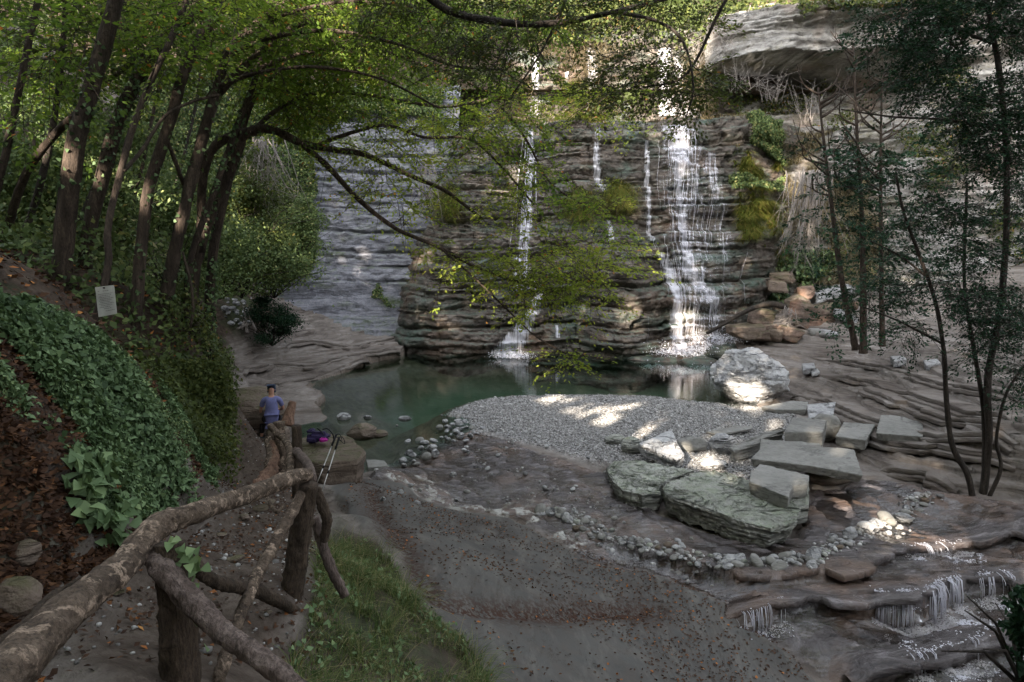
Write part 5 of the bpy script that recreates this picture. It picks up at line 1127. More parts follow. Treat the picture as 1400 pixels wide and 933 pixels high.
def chunk(label, px, py, wpx, hpx, mat, Y):
    SEED[0] += 1; rr = np.random.default_rng(SEED[0]); b = at(px, py, Y); W = wpx*Y/FPX; H = hpx*Y/FPX; bm = bmesh.new(); bmesh.ops.create_cube(bm, size=1)
    for v in bm.verts: v.co = Vector((v.co.x+rr.uniform(-.14, .14), v.co.y+rr.uniform(-.14, .14), v.co.z+rr.uniform(-.14, .14)))
    for k in range(3):
        nn = Vector(unit(rr.normal(0, 1, 3))); bmesh.ops.bisect_plane(bm, geom=bm.verts[:]+bm.edges[:]+bm.faces[:], plane_co=nn*rr.uniform(.38, .5), plane_no=nn, clear_outer=True); bmesh.ops.holes_fill(bm, edges=[q for q in bm.edges if q.is_boundary])
    bmesh.ops.transform(bm, matrix=Matrix.Translation(tuple(b+np.array([0, W*.3, H*.4]))) @ Matrix.Rotation(math.radians(rr.uniform(-20, 20)), 4, 'Y') @ Matrix.Rotation(rr.uniform(-.6, .6), 4, 'Z') @ Matrix.Diagonal((W*1.05, W*.7, H*1.05, 1)), verts=bm.verts[:])
    bmesh.ops.bevel(bm, geom=bm.edges[:], offset=min(.05, H*.1), segments=1, affect='EDGES'); return finish_rock('rock', bm, mat, label, 'rock', None, .035, 1.8, SEED[0], .03, .12, b)
for a in ((1041, 443, 32, 24, 'rock_red', 'squared reddish block on top of the debris', 28.6), (1021, 463, 46, 20, 'rock_brown', 'long mossy rock at the left foot of the debris', 28.0), (1045, 466, 24, 14, 'rock_red', 'small reddish rock at the foot of the debris', 27.8), (1061, 466, 18, 16, 'rock_brown', 'small brown rock in the middle of the debris foot', 27.8), (1050, 457, 26, 14, 'rock_red', 'jagged reddish rock in the heart of the debris', 28.2),
          (1080, 466, 34, 20, 'rock_red', 'tilted red slab leaning at the debris foot', 27.8), (1118, 448, 56, 30, 'rock_red', 'big pale pinkish boulder on the right half of the debris', 29), (1102, 408, 24, 18, 'rock_red', 'bright orange rock high on the debris', 30.5), (1142, 412, 52, 16, 'boulder', 'pale slab-like rock above the debris, among plants', 30.5),
          (1090, 420, 30, 16, 'rock_brown', 'brown rock below the bright orange one', 30), (1160, 440, 30, 14, 'boulder', 'pale rock at the right end of the debris', 28.5), (1062, 400, 26, 16, 'rock_brown', 'dark rock against the cliff above the debris', 31), (1070, 385, 30, 14, 'rock_red', 'flat red rock jutting from the cliff foot', 31.5), (1128, 430, 40, 12, 'rock_brown', 'long brown rock behind the pinkish boulder', 29.8), (1135, 462, 20, 10, 'boulder', 'small pale stone near the three stacked blocks', 27.6), (1155, 425, 36, 12, 'rock_red', 'reddish plate on the upper right of the debris', 30)):
    chunk(a[5], *a[:5], a[6])
for a in ((880, 500, 44, 16, 'dark wet rock at the left foot of the main fall', 28.6), (915, 504, 50, 20, 'dark wet rock in the middle of the main fall foot', 28.2), (960, 505, 60, 22, 'dark wet ledge rock between the main fall and the boulder', 27.6), (995, 490, 56, 22, 'wet rock beside the right foot of the main fall', 28.4), (950, 492, 80, 16, 'low black rock the main fall breaks on', 29)):
    lump('rock', a[4], a[0], a[1], a[2], a[3], 'cliff_wet', None, .7, .12, 6, .06, 4, Y=a[5], bury=.3)
e = fall('small rapids tumbling off the dark rocks into the pool', at(940, 508, 27.2)); splash(e, [at(938, 511, 27.0), at(952, 510, 27.0), at(925, 508, 27.3), at(965, 506, 27.2), at(890, 503, 28)], 900, .22, .05)
# left side rocks
lump('boulder', 'big brown boulder under the bank edge behind the seated person', 340, 587, 104, 64, 'rock_brown', .22, .8, .1, 7, .04, 5, cat='boulder', seed=611)
slab('boulder', 'brown flat-topped boulder carrying the backpack', [(408, 598), (440, 588), (480, 596), (500, 612), (490, 628), (440, 634), (408, 628)], 1.15, .75, 'rock_brown', .05, 2.2, .05, .08, .05, .12, cat='boulder')
lump('rock', 'mossy brown rock in the shallow water', 493, 602, 44, 26, 'rock_brown', -.05, .7, .12, 6, .05)
lump('rock', 'low mossy rock right of the larger one in the shallows', 516, 600, 28, 14, 'rock_brown', -.05, .7, .12, 6, .05)
lump('rock', 'white-topped stone in the shallow pool corner', 469, 576, 20, 13, 'boulder', -.03, .8, .1, 6)
lump('rock', 'small whitish splinter standing in the pool', 502, 574, 12, 7, 'boulder', -.03, .5, .1, 6)
lump('rock', 'pale flat stone alone in the shallow pool', 553, 577, 18, 9, 'boulder', -.05, .8, .1, 6)
slab('stone_slab', 'pale flat stone at the water edge below the backpack boulder', [(500, 628), (526, 629), (531, 637), (503, 639)], .12, .16, 'rock_slab')
lump('rock', 'mossy grey rock cut by the left edge of the picture', 14, 850, 70, 66, 'rock_brown', None, .8, .12, 6, .03, 5)
lump('rock', 'smaller angular rock in the leaf litter above the mossy grey one', 24, 776, 44, 40, 'rock_brown', None, .8, .12, 12, flat=.55)
for a in ((330, 712, 18, 10), (352, 700, 24, 10), (318, 770, 26, 12), (300, 735, 16, 8), (366, 842, 12, 8), (118, 790, 22, 12), (160, 815, 20, 9), (355, 455, 14, 10), (365, 690, 18, 8)):
    lump('rock', None, *a, 'rock_brown', None, .8, .12, 12, sub=4, flat=.5, group='loose stones on the path')['label'] = ['small embedded stone in the trodden path', 'pale stone at the foot of the dark green bush'][a[0] == 355 and a[1] == 455]
# pebble meshes shared by the countable stones
PEB = []
for i in range(10):
    bm = bmesh.new(); bmesh.ops.create_icosphere(bm, subdivisions=3, radius=1); V = np.array([v.co[:] for v in bm.verts]); rr = np.random.default_rng(900+i)
    for k in range(5):
        nrm = unit(rr.normal(0, 1, 3)); V = V-np.clip(V@nrm-rr.uniform(.62, .9), 0, 9)[:, None]*nrm*.85
    V = V*(1+.10*fbm(V[:, 0]*1.4+i*9, V[:, 1]*1.4, V[:, 2]*1.4, s=i, o=4)[:, None]); V = V*np.array([1, rr.uniform(.65, .9), rr.uniform(.45, .7)])
    for v, c in zip(bm.verts, V): v.co = c
    me = bpy.data.meshes.new('stone'); bm.to_mesh(me); bm.free(); me.polygons.foreach_set('use_smooth', np.ones(len(me.polygons), bool))
    me.materials.append(M[['boulder', 'rock_slab', 'rock_slab', 'boulder', 'rock_green', 'boulder', 'rock_slab', 'boulder', 'rock_brown', 'boulder'][i]]); PEB.append(me)
def pebble(x, y, z, r, label, group, i=None):
    o = bpy.data.objects.new('stone', PEB[RNG.integers(0, 10) if i is None else i]); COL.objects.link(o); o.location = (float(x), float(y), float(z)); o.scale = (r, r, r*RNG.uniform(.8, 1.25)); o.rotation_euler = (RNG.normal(0, .25), RNG.normal(0, .25), RNG.uniform(0, 6.28)); return tag(o, label, 'stone', group)
DAM = [(738, 700, 4), (775, 706, 8), (800, 722, 17), (828, 737, 15), (862, 745, 10), (900, 752, 12), (930, 764, 15), (965, 772, 11), (1010, 770, 6), (1050, 772, 5), (1090, 768, 13), (1112, 768, 8), (1130, 748, 10), (1150, 740, 11), (1182, 726, 6), (1215, 720, 8), (1240, 700, 6), (1252, 688, 14), (1262, 688, 10)]
placed = []
rr = np.random.default_rng(5)
seg = np.array(DAM, float); cl_ = np.concatenate([[0], np.cumsum(np.hypot(*np.diff(seg[:, :2], axis=0).T))])
for rad, cnt in ((.16, 9), (.105, 44), (.07, 90), (.035, 0)):
    for k in range(cnt*4):
        if cnt <= 0: break
        s_ = rr.uniform(0, cl_[-1]); px = np.interp(s_, cl_, seg[:, 0])+rr.normal(0, 3); wv = np.interp(s_, cl_, seg[:, 2]); py = np.interp(s_, cl_, seg[:, 1])+rr.uniform(-1, 1)*wv
        if rad > .1 and wv > 9: continue
        q = hit(px, py); r = rad*rr.uniform(.8, 1.25)
        if all((q[0]-a)**2+(q[1]-b)**2 > ((r+c)*.68)**2 for a, b, c in placed):
            placed.append((q[0], q[1], r)); pebble(q[0], q[1], q[2]+r*.25, r, 'rounded grey stone in the curved stone dam across the stream', 'stones of the curved dam'); cnt -= 1
pl2 = []
for (cx, cy, sx, sy, n, r0, lb, gr) in ((628, 594, 16, 8, 44, .10, 'pale stone in the heap at the tip of the gravel bar', 'stones heaped at the tip of the gravel bar'), (580, 618, 14, 10, 12, .12, 'larger pale stone in the loose row along the shallows', 'larger stones along the shallows'), (560, 632, 12, 5, 8, .1, 'larger pale stone in the loose row along the shallows', 'larger stones along the shallows'),
      (700, 610, 40, 16, 16, .06, 'small pale pebble scattered on the brown bedrock', 'pebbles on the brown bedrock'), (720, 652, 50, 14, 8, .06, 'small pale pebble scattered on the brown bedrock', 'pebbles on the brown bedrock'), (600, 676, 45, 12, 12, .06, 'small pale pebble scattered on the brown bedrock', 'pebbles on the brown bedrock'), (950, 655, 40, 8, 10, .06, 'small grey pebble between the gravel and the green rocks', 'pebbles behind the green rocks'), (900, 735, 60, 14, 8, .05, 'small pale pebble scattered on the brown bedrock', 'pebbles on the brown bedrock')):
    for k in range(n):
        px = rr.normal(cx, sx); py = rr.normal(cy, sy); q = hit(px, py); r = r0*rr.uniform(.5, 1.35)
        if all((q[0]-a)**2+(q[1]-b)**2 > ((r+c)*.7)**2 for a, b, c in pl2): pl2.append((q[0], q[1], r)); pebble(q[0], q[1], max(q[2], -.02)+r*.2, r, lb, gr, rr.choice([0, 3, 5, 7, 9, 1]))
# fine rubble between the dam stones
def smallstones(name, label, x, y, z, sz, cat='gravel'):
    n = len(x); an = RNG.uniform(0, 6.28, n); ca, sa = np.cos(an), np.sin(an)
    bm = bmesh.new(); bmesh.ops.create_icosphere(bm, subdivisions=1, radius=1); vi = np.array([v.co[:] for v in bm.verts]); fi = np.array([[v.index for v in f.verts] for f in bm.faces]); bm.free()
    j = vi[None]*RNG.uniform(.75, 1.2, (n, len(vi), 1))*RNG.uniform(.6, 1.1, (n, 1, 3))
    V = np.stack([(j[..., 0]*ca[:, None]-j[..., 1]*sa[:, None])*sz[:, None]+x[:, None], (j[..., 0]*sa[:, None]+j[..., 1]*ca[:, None])*sz[:, None]+y[:, None], j[..., 2]*sz[:, None]*.7+z[:, None]+sz[:, None]*.3], -1)
    return tag(mk(name, V.reshape(-1, 3), (fi[None]+(np.arange(n)*len(vi))[:, None, None]).reshape(-1, 3), M['grav'], smooth=True, attrs={'tint': ('FACE', np.repeat(RNG.random(n), len(fi)))}), label, cat, kind='stuff')
s = NT('gravel_stones'); M['grav'] = s.done(s.bsdf(s.mix(s.ramp(s.noise(s.co(kind='World'), 60, 3), [(.4, .3), (.6, 0)]), s.ramp(s.attr('tint'), [(0, (.11, .105, .1)), (.5, (.27, .265, .255)), (.85, (.44, .435, .42)), (1, (.6, .59, .58))]), (.1, .095, .09)), .85))
wr = np.array([gp(a, b_, -.1)[:2] for a, b_, _ in DAM]); n = 700; s_ = rr.uniform(0, 1, n)*(len(wr)-1); i = s_.astype(int); f_ = (s_-i)[:, None]; q = wr[i]*(1-f_)+wr[np.minimum(i+1, len(wr)-1)]*f_+rr.normal(0, .13, (n, 2)); q = q[(i != 99)]
smallstones('rubble', 'small rubble filling the curved stone dam', q[:, 0], q[:, 1], tz(q[:, 0], q[:, 1]), rr.gamma(3, .008, len(q))+.008)
x, y = scatter_ground(1500, [(480, 640), (620, 570), (800, 625), (900, 700), (740, 720), (600, 690)]); k = fbm(x*1.5, y*1.5, s=88) > .12; x, y = x[k], y[k]; smallstones('pebbles', 'tiny pebbles strewn over the brown bedrock', x, y, tz(x, y), rr.gamma(2, .007, len(x))+.008)
x, y = scatter_ground(1300, [(0, 930), (60, 860), (235, 700), (305, 620), (420, 640), (450, 760), (420, 930)]); smallstones('grit', 'small stones trodden into the earth path', x, y, tz(x, y), rr.gamma(2, .004, len(x))+.004)
# gravel proper
x, y = scatter_ground(80000, [(600, 570), (612, 556), (640, 548), (700, 541), (880, 541), (985, 552), (1080, 557), (1100, 580), (1100, 640), (1000, 665), (860, 645), (780, 630), (700, 606), (640, 592)])
g = sdpoly(x, y, PW['gravel']); k = (g > -.5) & (RNG.random(len(x)) < np.clip(.35+g*.6, .1, 1)*.9); x, y = x[k], y[k]; z = tz(x, y); k = z > -.05; x, y, z = x[k], y[k], z[k]; n = len(x)
oc = np.array([[1, 0, 0], [0, 1, 0], [-1, 0, 0], [0, -1, 0], [0, 0, .7], [0, 0, -.7]]); of = np.array([[0, 1, 4], [1, 2, 4], [2, 3, 4], [3, 0, 4], [1, 0, 5], [2, 1, 5], [3, 2, 5], [0, 3, 5]])
sz = RNG.gamma(2.0, .0058, n)+.007; an = RNG.uniform(0, 6.28, n); ca, sa = np.cos(an), np.sin(an); j = oc[None]*RNG.uniform(.6, 1.2, (n, 6, 1))
V = np.stack([(j[..., 0]*ca[:, None]-j[..., 1]*sa[:, None])*sz[:, None]+x[:, None], (j[..., 0]*sa[:, None]+j[..., 1]*ca[:, None])*sz[:, None]*.8+y[:, None], j[..., 2]*sz[:, None]+z[:, None]+sz[:, None]*.3], -1)
tag(mk('gravel', V.reshape(-1, 3), (of[None]+(np.arange(n)*6)[:, None, None]).reshape(-1, 3), M['grav'], smooth=False, attrs={'tint': ('FACE', np.repeat(RNG.random(n), 8))}), 'loose pale gravel of the bar beside the pool', 'gravel', kind='stuff')
# dead wood
def wood(name, label, L, w0, w1, mat, Y=None, cat='log', sides=10):
    P = np.array([at(*p) for p in L]); R = np.linspace(w2(w0, L[0][2]), w2(w1, L[-1][2]), len(P)); P, R = smooth_line(P, R, 5); b = P[0].copy(); o = mk_tubes(name, [(P-b, R)], M[mat], None, sides, .2, int(L[0][0])); o.location = tuple(map(float, b)); return tag(o, label, cat)
wood('fallen_branch', 'long dark branch slanting from the debris to the falls', [(966, 456, 28), (990, 443, 28.2), (1022, 425, 28.4), (1050, 416, 28.5), (1074, 420, 28.7)], 4, 8, 'bark_dark')
wood('driftwood', 'pale tan stump of driftwood leaning beside the seated person', [(392, 582, 14.6), (396, 566, 14.7), (401, 549, 14.8)], 20, 9, 'log_red')
for i, L in enumerate(([(338, 455, 25), (336, 435, 25.2), (333, 418, 25.4)], [(350, 452, 25), (340, 430, 25.2)], [(330, 450, 25), (338, 432, 25.2), (342, 420, 25.3)], [(318, 452, 25), (345, 442, 25.1)])):
    wood('driftwood', ['upright grey driftwood stick in the scree, tallest', 'short grey driftwood stick leaning left in the scree', 'grey driftwood stick crossing the tallest one', 'grey driftwood stick lying flat in the scree'][i], L, 4, 2, 'bark_pale')
# bare roots and twigs
def bare(name, label, cx, cy, Y, h, spread, n, mat='bark_pale', down=True, cat='roots', seed=1, r=.02):
    rr = np.random.default_rng(seed); b = at(cx, cy, Y); s_ = -1 if down else 1; L = []
    for k in range(n):
        x0 = rr.normal(0, spread*.3); d = rr.normal(0, spread*.6); hh = h*rr.uniform(.5, 1); u = np.linspace(0, 1, 6)[:, None]
        P = np.hstack([x0+d*u, rr.normal(0, .25)+rr.normal(0, .3)*u, s_*hh*u])+np.cumsum(rr.normal(0, .035, (6, 3)), 0); L.append((P, r*(1-.8*u[:, 0])*rr.uniform(.5, 1.2)))
        for q in range(3):
            j = rr.integers(1, 5); L.append((np.array([P[j], P[j]+[rr.normal(0, .3), rr.normal(0, .15), s_*h*.15], P[j]+[rr.normal(0, .45), rr.normal(0, .2), s_*h*.28]]), np.array([.009, .006, .003])))
    o = mk_tubes(name, L, M[mat], None, 4); o.location = tuple(map(float, b)); return tag(o, label, cat)
bare('hanging_roots', 'mass of pale bare roots hanging before the shale wall', 358, 190, 22, 2.6, 1.0, 34, seed=701)
bare('hanging_roots', 'pale bare creepers hanging beside the orange moss drape', 1105, 235, 31, 4.5, 1.3, 46, seed=702, r=.03)
bare('hanging_roots', 'thin dead creepers hanging between shale and wet cliff', 585, 215, 31.5, 3.0, .6, 20, seed=703)
bare('hanging_roots', 'tuft of dead roots dangling from the debris', 1080, 422, 28, 1.0, .25, 16, seed=704)
for i, (a, b_, h) in enumerate(((955, 62, 3.2), (1010, 95, 3.0), (1060, 110, 2.6), (1110, 140, 3.4), (1290, 150, 3), (990, 40, 3))):
    bare('bare_bush', ['leafless shrub on the hill above the main fall', 'leafless shrub left of the cave under the cap', 'leafless shrub in the cave under the cap', 'leafless shrub below the overhanging cap', 'leafless shrub on the right cliff ledge', 'leafless shrub at the left end of the cap'][i], a, b_+30, [37, 32.5, 32, 31.5, 30, 34][i], h*.6, 1.0, 12, down=False, cat='shrub', seed=710+i, r=.014)
# shrubs on the left
def shrub(label, px, py, Y, w_, h_, n, mat, leaf, seed, name='shrub'):
    rr = np.random.default_rng(seed); b = at(px, py, Y); e = empty(name, b, label, 'shrub'); L = []
    for k in range(14):
        d = unit(rr.normal(0, 1, 3)*np.array([1, .8, .3])+np.array([0, -.2, .9])); L.append((np.array([[0, 0, -.2], d*h_*.4, d*h_*.8+np.array([0, 0, -.1*h_])]), np.array([.02, .012, .005])))
    mk_tubes('stems', L, M['bark_dark'], e, 4)
    nc = 26; cc = rr.normal(0, 1, (nc, 3)); cc = unit(cc)*(rr.random((nc, 1))**.5)*np.array([w_*.46, w_*.34, h_*.5])+np.array([0, 0, h_*.38]); cr_ = rr.uniform(.10, .24, nc)*w_; ci = rr.integers(0, nc, n)
    v = rr.normal(0, .55, (n, 3)); P = cc[ci]+v*cr_[ci][:, None]*np.array([1.1, 1, .7]); P = P[P[:, 2] > -.1]; m = len(P); lob = rr.random(nc)[ci]
    mk_leaves('foliage', P, rndv(m)+np.array([0, -.4, -.4]), v[:m]*.4+rndv(m, .6)+np.array([0, 0, .6]), leaf*RNG.uniform(.6, 1.3, m), leaf*.65, M[mat], np.clip(RNG.random(m)*.6+.4*lob[:m], 0, 1), 'kite', e)
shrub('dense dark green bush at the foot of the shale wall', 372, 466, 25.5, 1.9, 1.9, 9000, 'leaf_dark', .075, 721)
shrub('bush with light leaves left of the hanging roots', 300, 400, 20, 3.4, 3, 9000, 'leaf_under', .11, 722)
shrub('broad bush on the slope right of the hanging roots', 375, 400, 25, 2.8, 3.2, 9000, 'leaf_under', .11, 723)
shrub('bushy growth spilling from the slope onto the shale wall', 412, 350, 28, 2.2, 2.6, 5000, 'leaf_under', .12, 724)
shrub('low bush above the scree', 330, 400, 24, 3.0, 2.4, 8000, 'leaf_olive', .1, 725)
shrub('tall bush filling the slope behind the clump of trunks', 235, 400, 17, 4.0, 4, 12000, 'leaf_under', .1, 726)
shrub('bush between the outer trunks and the roots', 345, 330, 22, 3.0, 3.4, 9000, 'leaf_olive', .1, 727)
shrub('leafy bush on the woodland slope behind the notice', 120, 330, 15, 4.6, 3.2, 12000, 'leaf_under', .1, 728)
shrub('leafy bush deep in the woodland at the far left', 20, 330, 15, 4.6, 3.2, 10000, 'leaf_under', .1, 729)
shrub('maple-leaved plant growing up in the bottom right corner', 1402, 905, 4.6, .38, .75, 1300, 'leaf_dark', .06, 730)
# scree patch
for k in range(34):
    px = RNG.normal(330, 12); py = RNG.uniform(400, 452); q = hit(px, py); pebble(q[0], q[1], q[2]+.03, RNG.uniform(.05, .2), 'pale rubble stone in the scree above the left ledges', 'scree stones', RNG.choice([0, 3, 5, 7]))

# ================================================================== FENCE
fence = empty('rustic_fence', at(240, 933, 2.7)*np.array([1, 1, 0])+np.array([0, 0, 2.7]), 'rustic handrail of rough peeling logs and posts beside the path', 'fence'); FB = np.array(fence.location)
def fpart(name, L, w, mat, sides=14, rough=.10, seed=0, n=14, label=None):
    sides = sides*2; rough = rough*1.3
    P = np.array([at(*p) for p in L]); R = np.array([w2(a, p[2])*.93 for a, p in zip(w, L)]); P, R = smooth_line(P, R, n); o = mk_tubes(name, [(P-FB, R)], M[mat], fence, sides, rough, seed)
    if label: o['label'] = label
    return o
fpart('rail', [(-60, 985, 1.55), (24, 905, 1.85), (99, 830, 2.2), (171, 771, 2.6), (213, 722, 2.85), (264, 702, 3.05), (343, 675, 3.6), (395, 655, 4.0), (421, 649, 4.2)], [88, 78, 56, 44, 40, 31, 26, 24, 20], 'log', 20, .10, 1, label='thick mottled handrail with peeling bark')
fpart('side_bark', [(-30, 905, 1.75), (38, 855, 2.05), (75, 815, 2.3), (128, 785, 2.5)], [24, 22, 16, 8], 'post', 10, .25, 2)
fpart('post', [(252, 1010, 2.72), (246, 900, 2.72), (240, 800, 2.72), (234, 742, 2.74)], [58, 56, 52, 44], 'post', 16, .12, 3)
fpart('brace', [(205, 762, 2.72), (222, 778, 2.66), (262, 822, 2.6), (308, 866, 2.5), (360, 903, 2.4), (430, 962, 2.3)], [22, 34, 36, 34, 32, 32], 'log_pink', 14, .14, 4)
fpart('brace', [(262, 766, 2.86), (282, 788, 2.95), (310, 800, 3.1), (345, 806, 3.3), (372, 818, 3.5), (400, 833, 3.9), (414, 842, 4.0)], [20, 20, 21, 20, 19, 15, 10], 'post', 12, .12, 5)
fpart('post', [(399, 830, 4.15), (402, 790, 4.15), (412, 720, 4.15), (423, 662, 4.15)], [28, 33, 32, 28], 'post', 16, .12, 6)
fpart('brace', [(412, 676, 4.1), (394, 710, 3.9), (371, 752, 3.6), (348, 795, 3.3), (328, 845, 3.05), (305, 910, 2.85), (290, 960, 2.8)], [14, 17, 18, 18, 18, 20, 20], 'log', 12, .14, 7)
fpart('brace', [(432, 668, 4.3), (440, 690, 4.3), (447, 712, 4.3), (443, 740, 4.3)], [14, 16, 16, 12], 'post', 10, .12, 8)
fpart('brace', [(430, 708, 4.4), (440, 742, 4.4), (452, 775, 4.4), (472, 815, 4.4)], [13, 15, 16, 14], 'log_pink', 10, .12, 9)
fpart('post', [(407, 680, 7.9), (406, 640, 7.9), (406, 582, 7.9)], [16, 15, 15], 'post', 12, .1, 10)
fpart('post', [(384, 668, 8.6), (384, 620, 8.6), (381, 577, 8.6)], [18, 17, 16], 'log', 12, .16, 11)
fpart('rail', [(428, 655, 5.0), (420, 634, 6.2), (405, 617, 7.7)], [13, 14, 13], 'log_pink', 12, .1, 12)
fpart('rail', [(369, 582, 8.5), (378, 592, 8.4), (390, 602, 8.2), (397, 620, 7.6), (396, 650, 7.0)], [9, 10, 11, 11, 10], 'log', 10, .12, 13)
fpart('rail', [(366, 600, 8.7), (370, 618, 8.4), (368, 640, 8.0)], [10, 12, 14], 'log', 10, .2, 14)
fpart('brace', [(372, 605, 8.6), (375, 630, 8.2), (362, 655, 7.6), (350, 662, 7.3)], [10, 14, 20, 12], 'log_red', 10, .28, 15, label='torn reddish end of a broken rail')
fpart('brace', [(365, 680, 6.5), (378, 700, 6.0), (388, 690, 6.2)], [5, 6, 5], 'log', 8, .1, 16)
# ivy sprig on the near post
P_ = np.array([at(a, b, 2.68) for a, b in [(240, 745), (262, 760), (270, 775), (265, 790), (275, 850), (280, 880), (250, 770)]]); C = P_[RNG.integers(0, 7, 34)]+rndv(34, .018); tag(mk_leaves('ivy_sprig', C, rndv(34)+np.array([.4, -.2, -1]), rndv(34, .5)+np.array([0, -1, .4]), .042, .042, M['leaf_ivy'], RNG.random(34)*.3+.6, 'ivy'), 'pale ivy sprig climbing the nearest fence post', 'ivy')

# ================================================================== NOTICE ON THE TREE
s = NT('weathered_paper'); M['paper'] = s.done(s.bsdf(s.ramp(s.noise(s.co(kind='Object'), 9, 5), [(.35, (.36, .36, .33)), (.65, (.47, .48, .45))]), .6))
s = NT('faded_ink'); M['ink'] = s.done(s.bsdf((.2, .2, .19), .8))
s = NT('black_plastic'); M['black'] = s.done(s.bsdf((.012, .012, .014), .5)); s = NT('alloy'); M['alloy'] = s.done(s.bsdf((.6, .6, .6), .3, Metallic=.8))
def flat(name, c, lab=None, parent=None, th=.004, mat='paper', off=0.0):
    """thin sheet through 4 pixel corners at distance c[i][2]"""
    P = np.array([at(*p) for p in c]); n = unit(np.cross(P[1]-P[0], P[3]-P[0])); n = n if n[1] < 0 else -n; P = P+n*off; V = np.vstack([P, P-n*th]); b = np.array(parent.location) if parent else 0
    return mk(name, V-b, [(0, 1, 2, 3), (7, 6, 5, 4), (0, 4, 5, 1), (1, 5, 6, 2), (2, 6, 7, 3), (3, 7, 4, 0)], M[mat], parent, smooth=False)
nb = empty('notice', at(145, 412, 7.0), 'weathered grey paper notice with faded print nailed to the bent trunk', 'notice'); c4 = [(130, 393), (156, 390), (160, 429), (135, 434)]; flat('sheet', [(a, b, 7.0) for a, b in c4], parent=nb)
def bil(u, v): a = np.array(c4, float); return (a[0]*(1-u)+a[1]*u)*(1-v)+(a[3]*(1-u)+a[2]*u)*v
rows = [(.15, .12, .2), (.16, .38, .7)]+[(v, .12+.06*(i % 2), .9-.09*(i % 3)) for i, v in enumerate(np.arange(.26, .72, .055))]+[(.76, .34, .74), (.84, .42, .9)]
V = []; Fq = []
for v, u0, u1 in rows:
    u = u0
    while u < u1-.02:
        u2 = min(u1, u+RNG.uniform(.04, .12)); q = [bil(u, v-.011), bil(u2, v-.011), bil(u2, v+.011), bil(u, v+.011)]; b = len(V); V += [at(a, c, 6.994) for a, c in q]; Fq.append((b, b+1, b+2, b+3)); u = u2+.018
o = mk('print', np.array(V)-np.array(nb.location), Fq, M['ink'], nb, smooth=False)
c0 = at(141.5, 394, 6.98); mk_tubes('nail', [(np.array([c0, c0+[0, .04, 0]])-np.array(nb.location), np.array([.008, .008]))], M['black'], nb, 8)

# ================================================================== PEOPLE
for nm, c_, r_ in (('skin', (.42, .23, .16), .55), ('shirt_lilac', (.17, .18, .36), .85), ('trousers_dark', (.02, .018, .02), .9), ('cap_navy', (.04, .06, .10), .8), ('shoe_grey', (.06, .10, .13), .7), ('shirt_pale', (.33, .40, .44), .85), ('cap_black', (.01, .012, .016), .8), ('pack_navy', (.03, .02, .07), .7), ('pack_magenta', (.5, .03, .35), .6), ('collar', (.5, .42, .45), .8)):
    s = NT(nm); M[nm] = s.done(s.bsdf(s.mix(s.ramp(s.noise(s.co(kind='Object'), 14, 4), [(.3, 0), (.7, 1)]), tuple(x*.75 for x in c_), c_), r_, s.bump(s.noise(s.co(kind='Object'), 22, 3), .4, .01), spec=.25))
def skinned(name, verts, edges, radii, mat, parent, sub=2, root=0):
    me = bpy.data.meshes.new(name); me.from_pydata([tuple(map(float, v)) for v in verts], edges, []); o = bpy.data.objects.new(name+'_cage', me); COL.objects.link(o)
    m = o.modifiers.new('s', 'SKIN'); sk = me.skin_vertices[0].data
    for i, r in enumerate(radii): sk[i].radius = (r, r) if not isinstance(r, tuple) else r; sk[i].use_root = (i == root)
    m.use_smooth_shade = True; o.modifiers.new('u', 'SUBSURF').levels = sub; o.modifiers['u'].render_levels = sub
    dg = bpy.context.evaluated_depsgraph_get(); dg.update(); me2 = bpy.data.meshes.new_from_object(o.evaluated_get(dg)); me2.name = name; bpy.data.objects.remove(o, do_unlink=True)
    me2.materials.clear(); me2.materials.append(M[mat]); me2.polygons.foreach_set('use_smooth', np.ones(len(me2.polygons), bool))
    o = bpy.data.objects.new(name, me2); COL.objects.link(o); o.parent = parent; return o
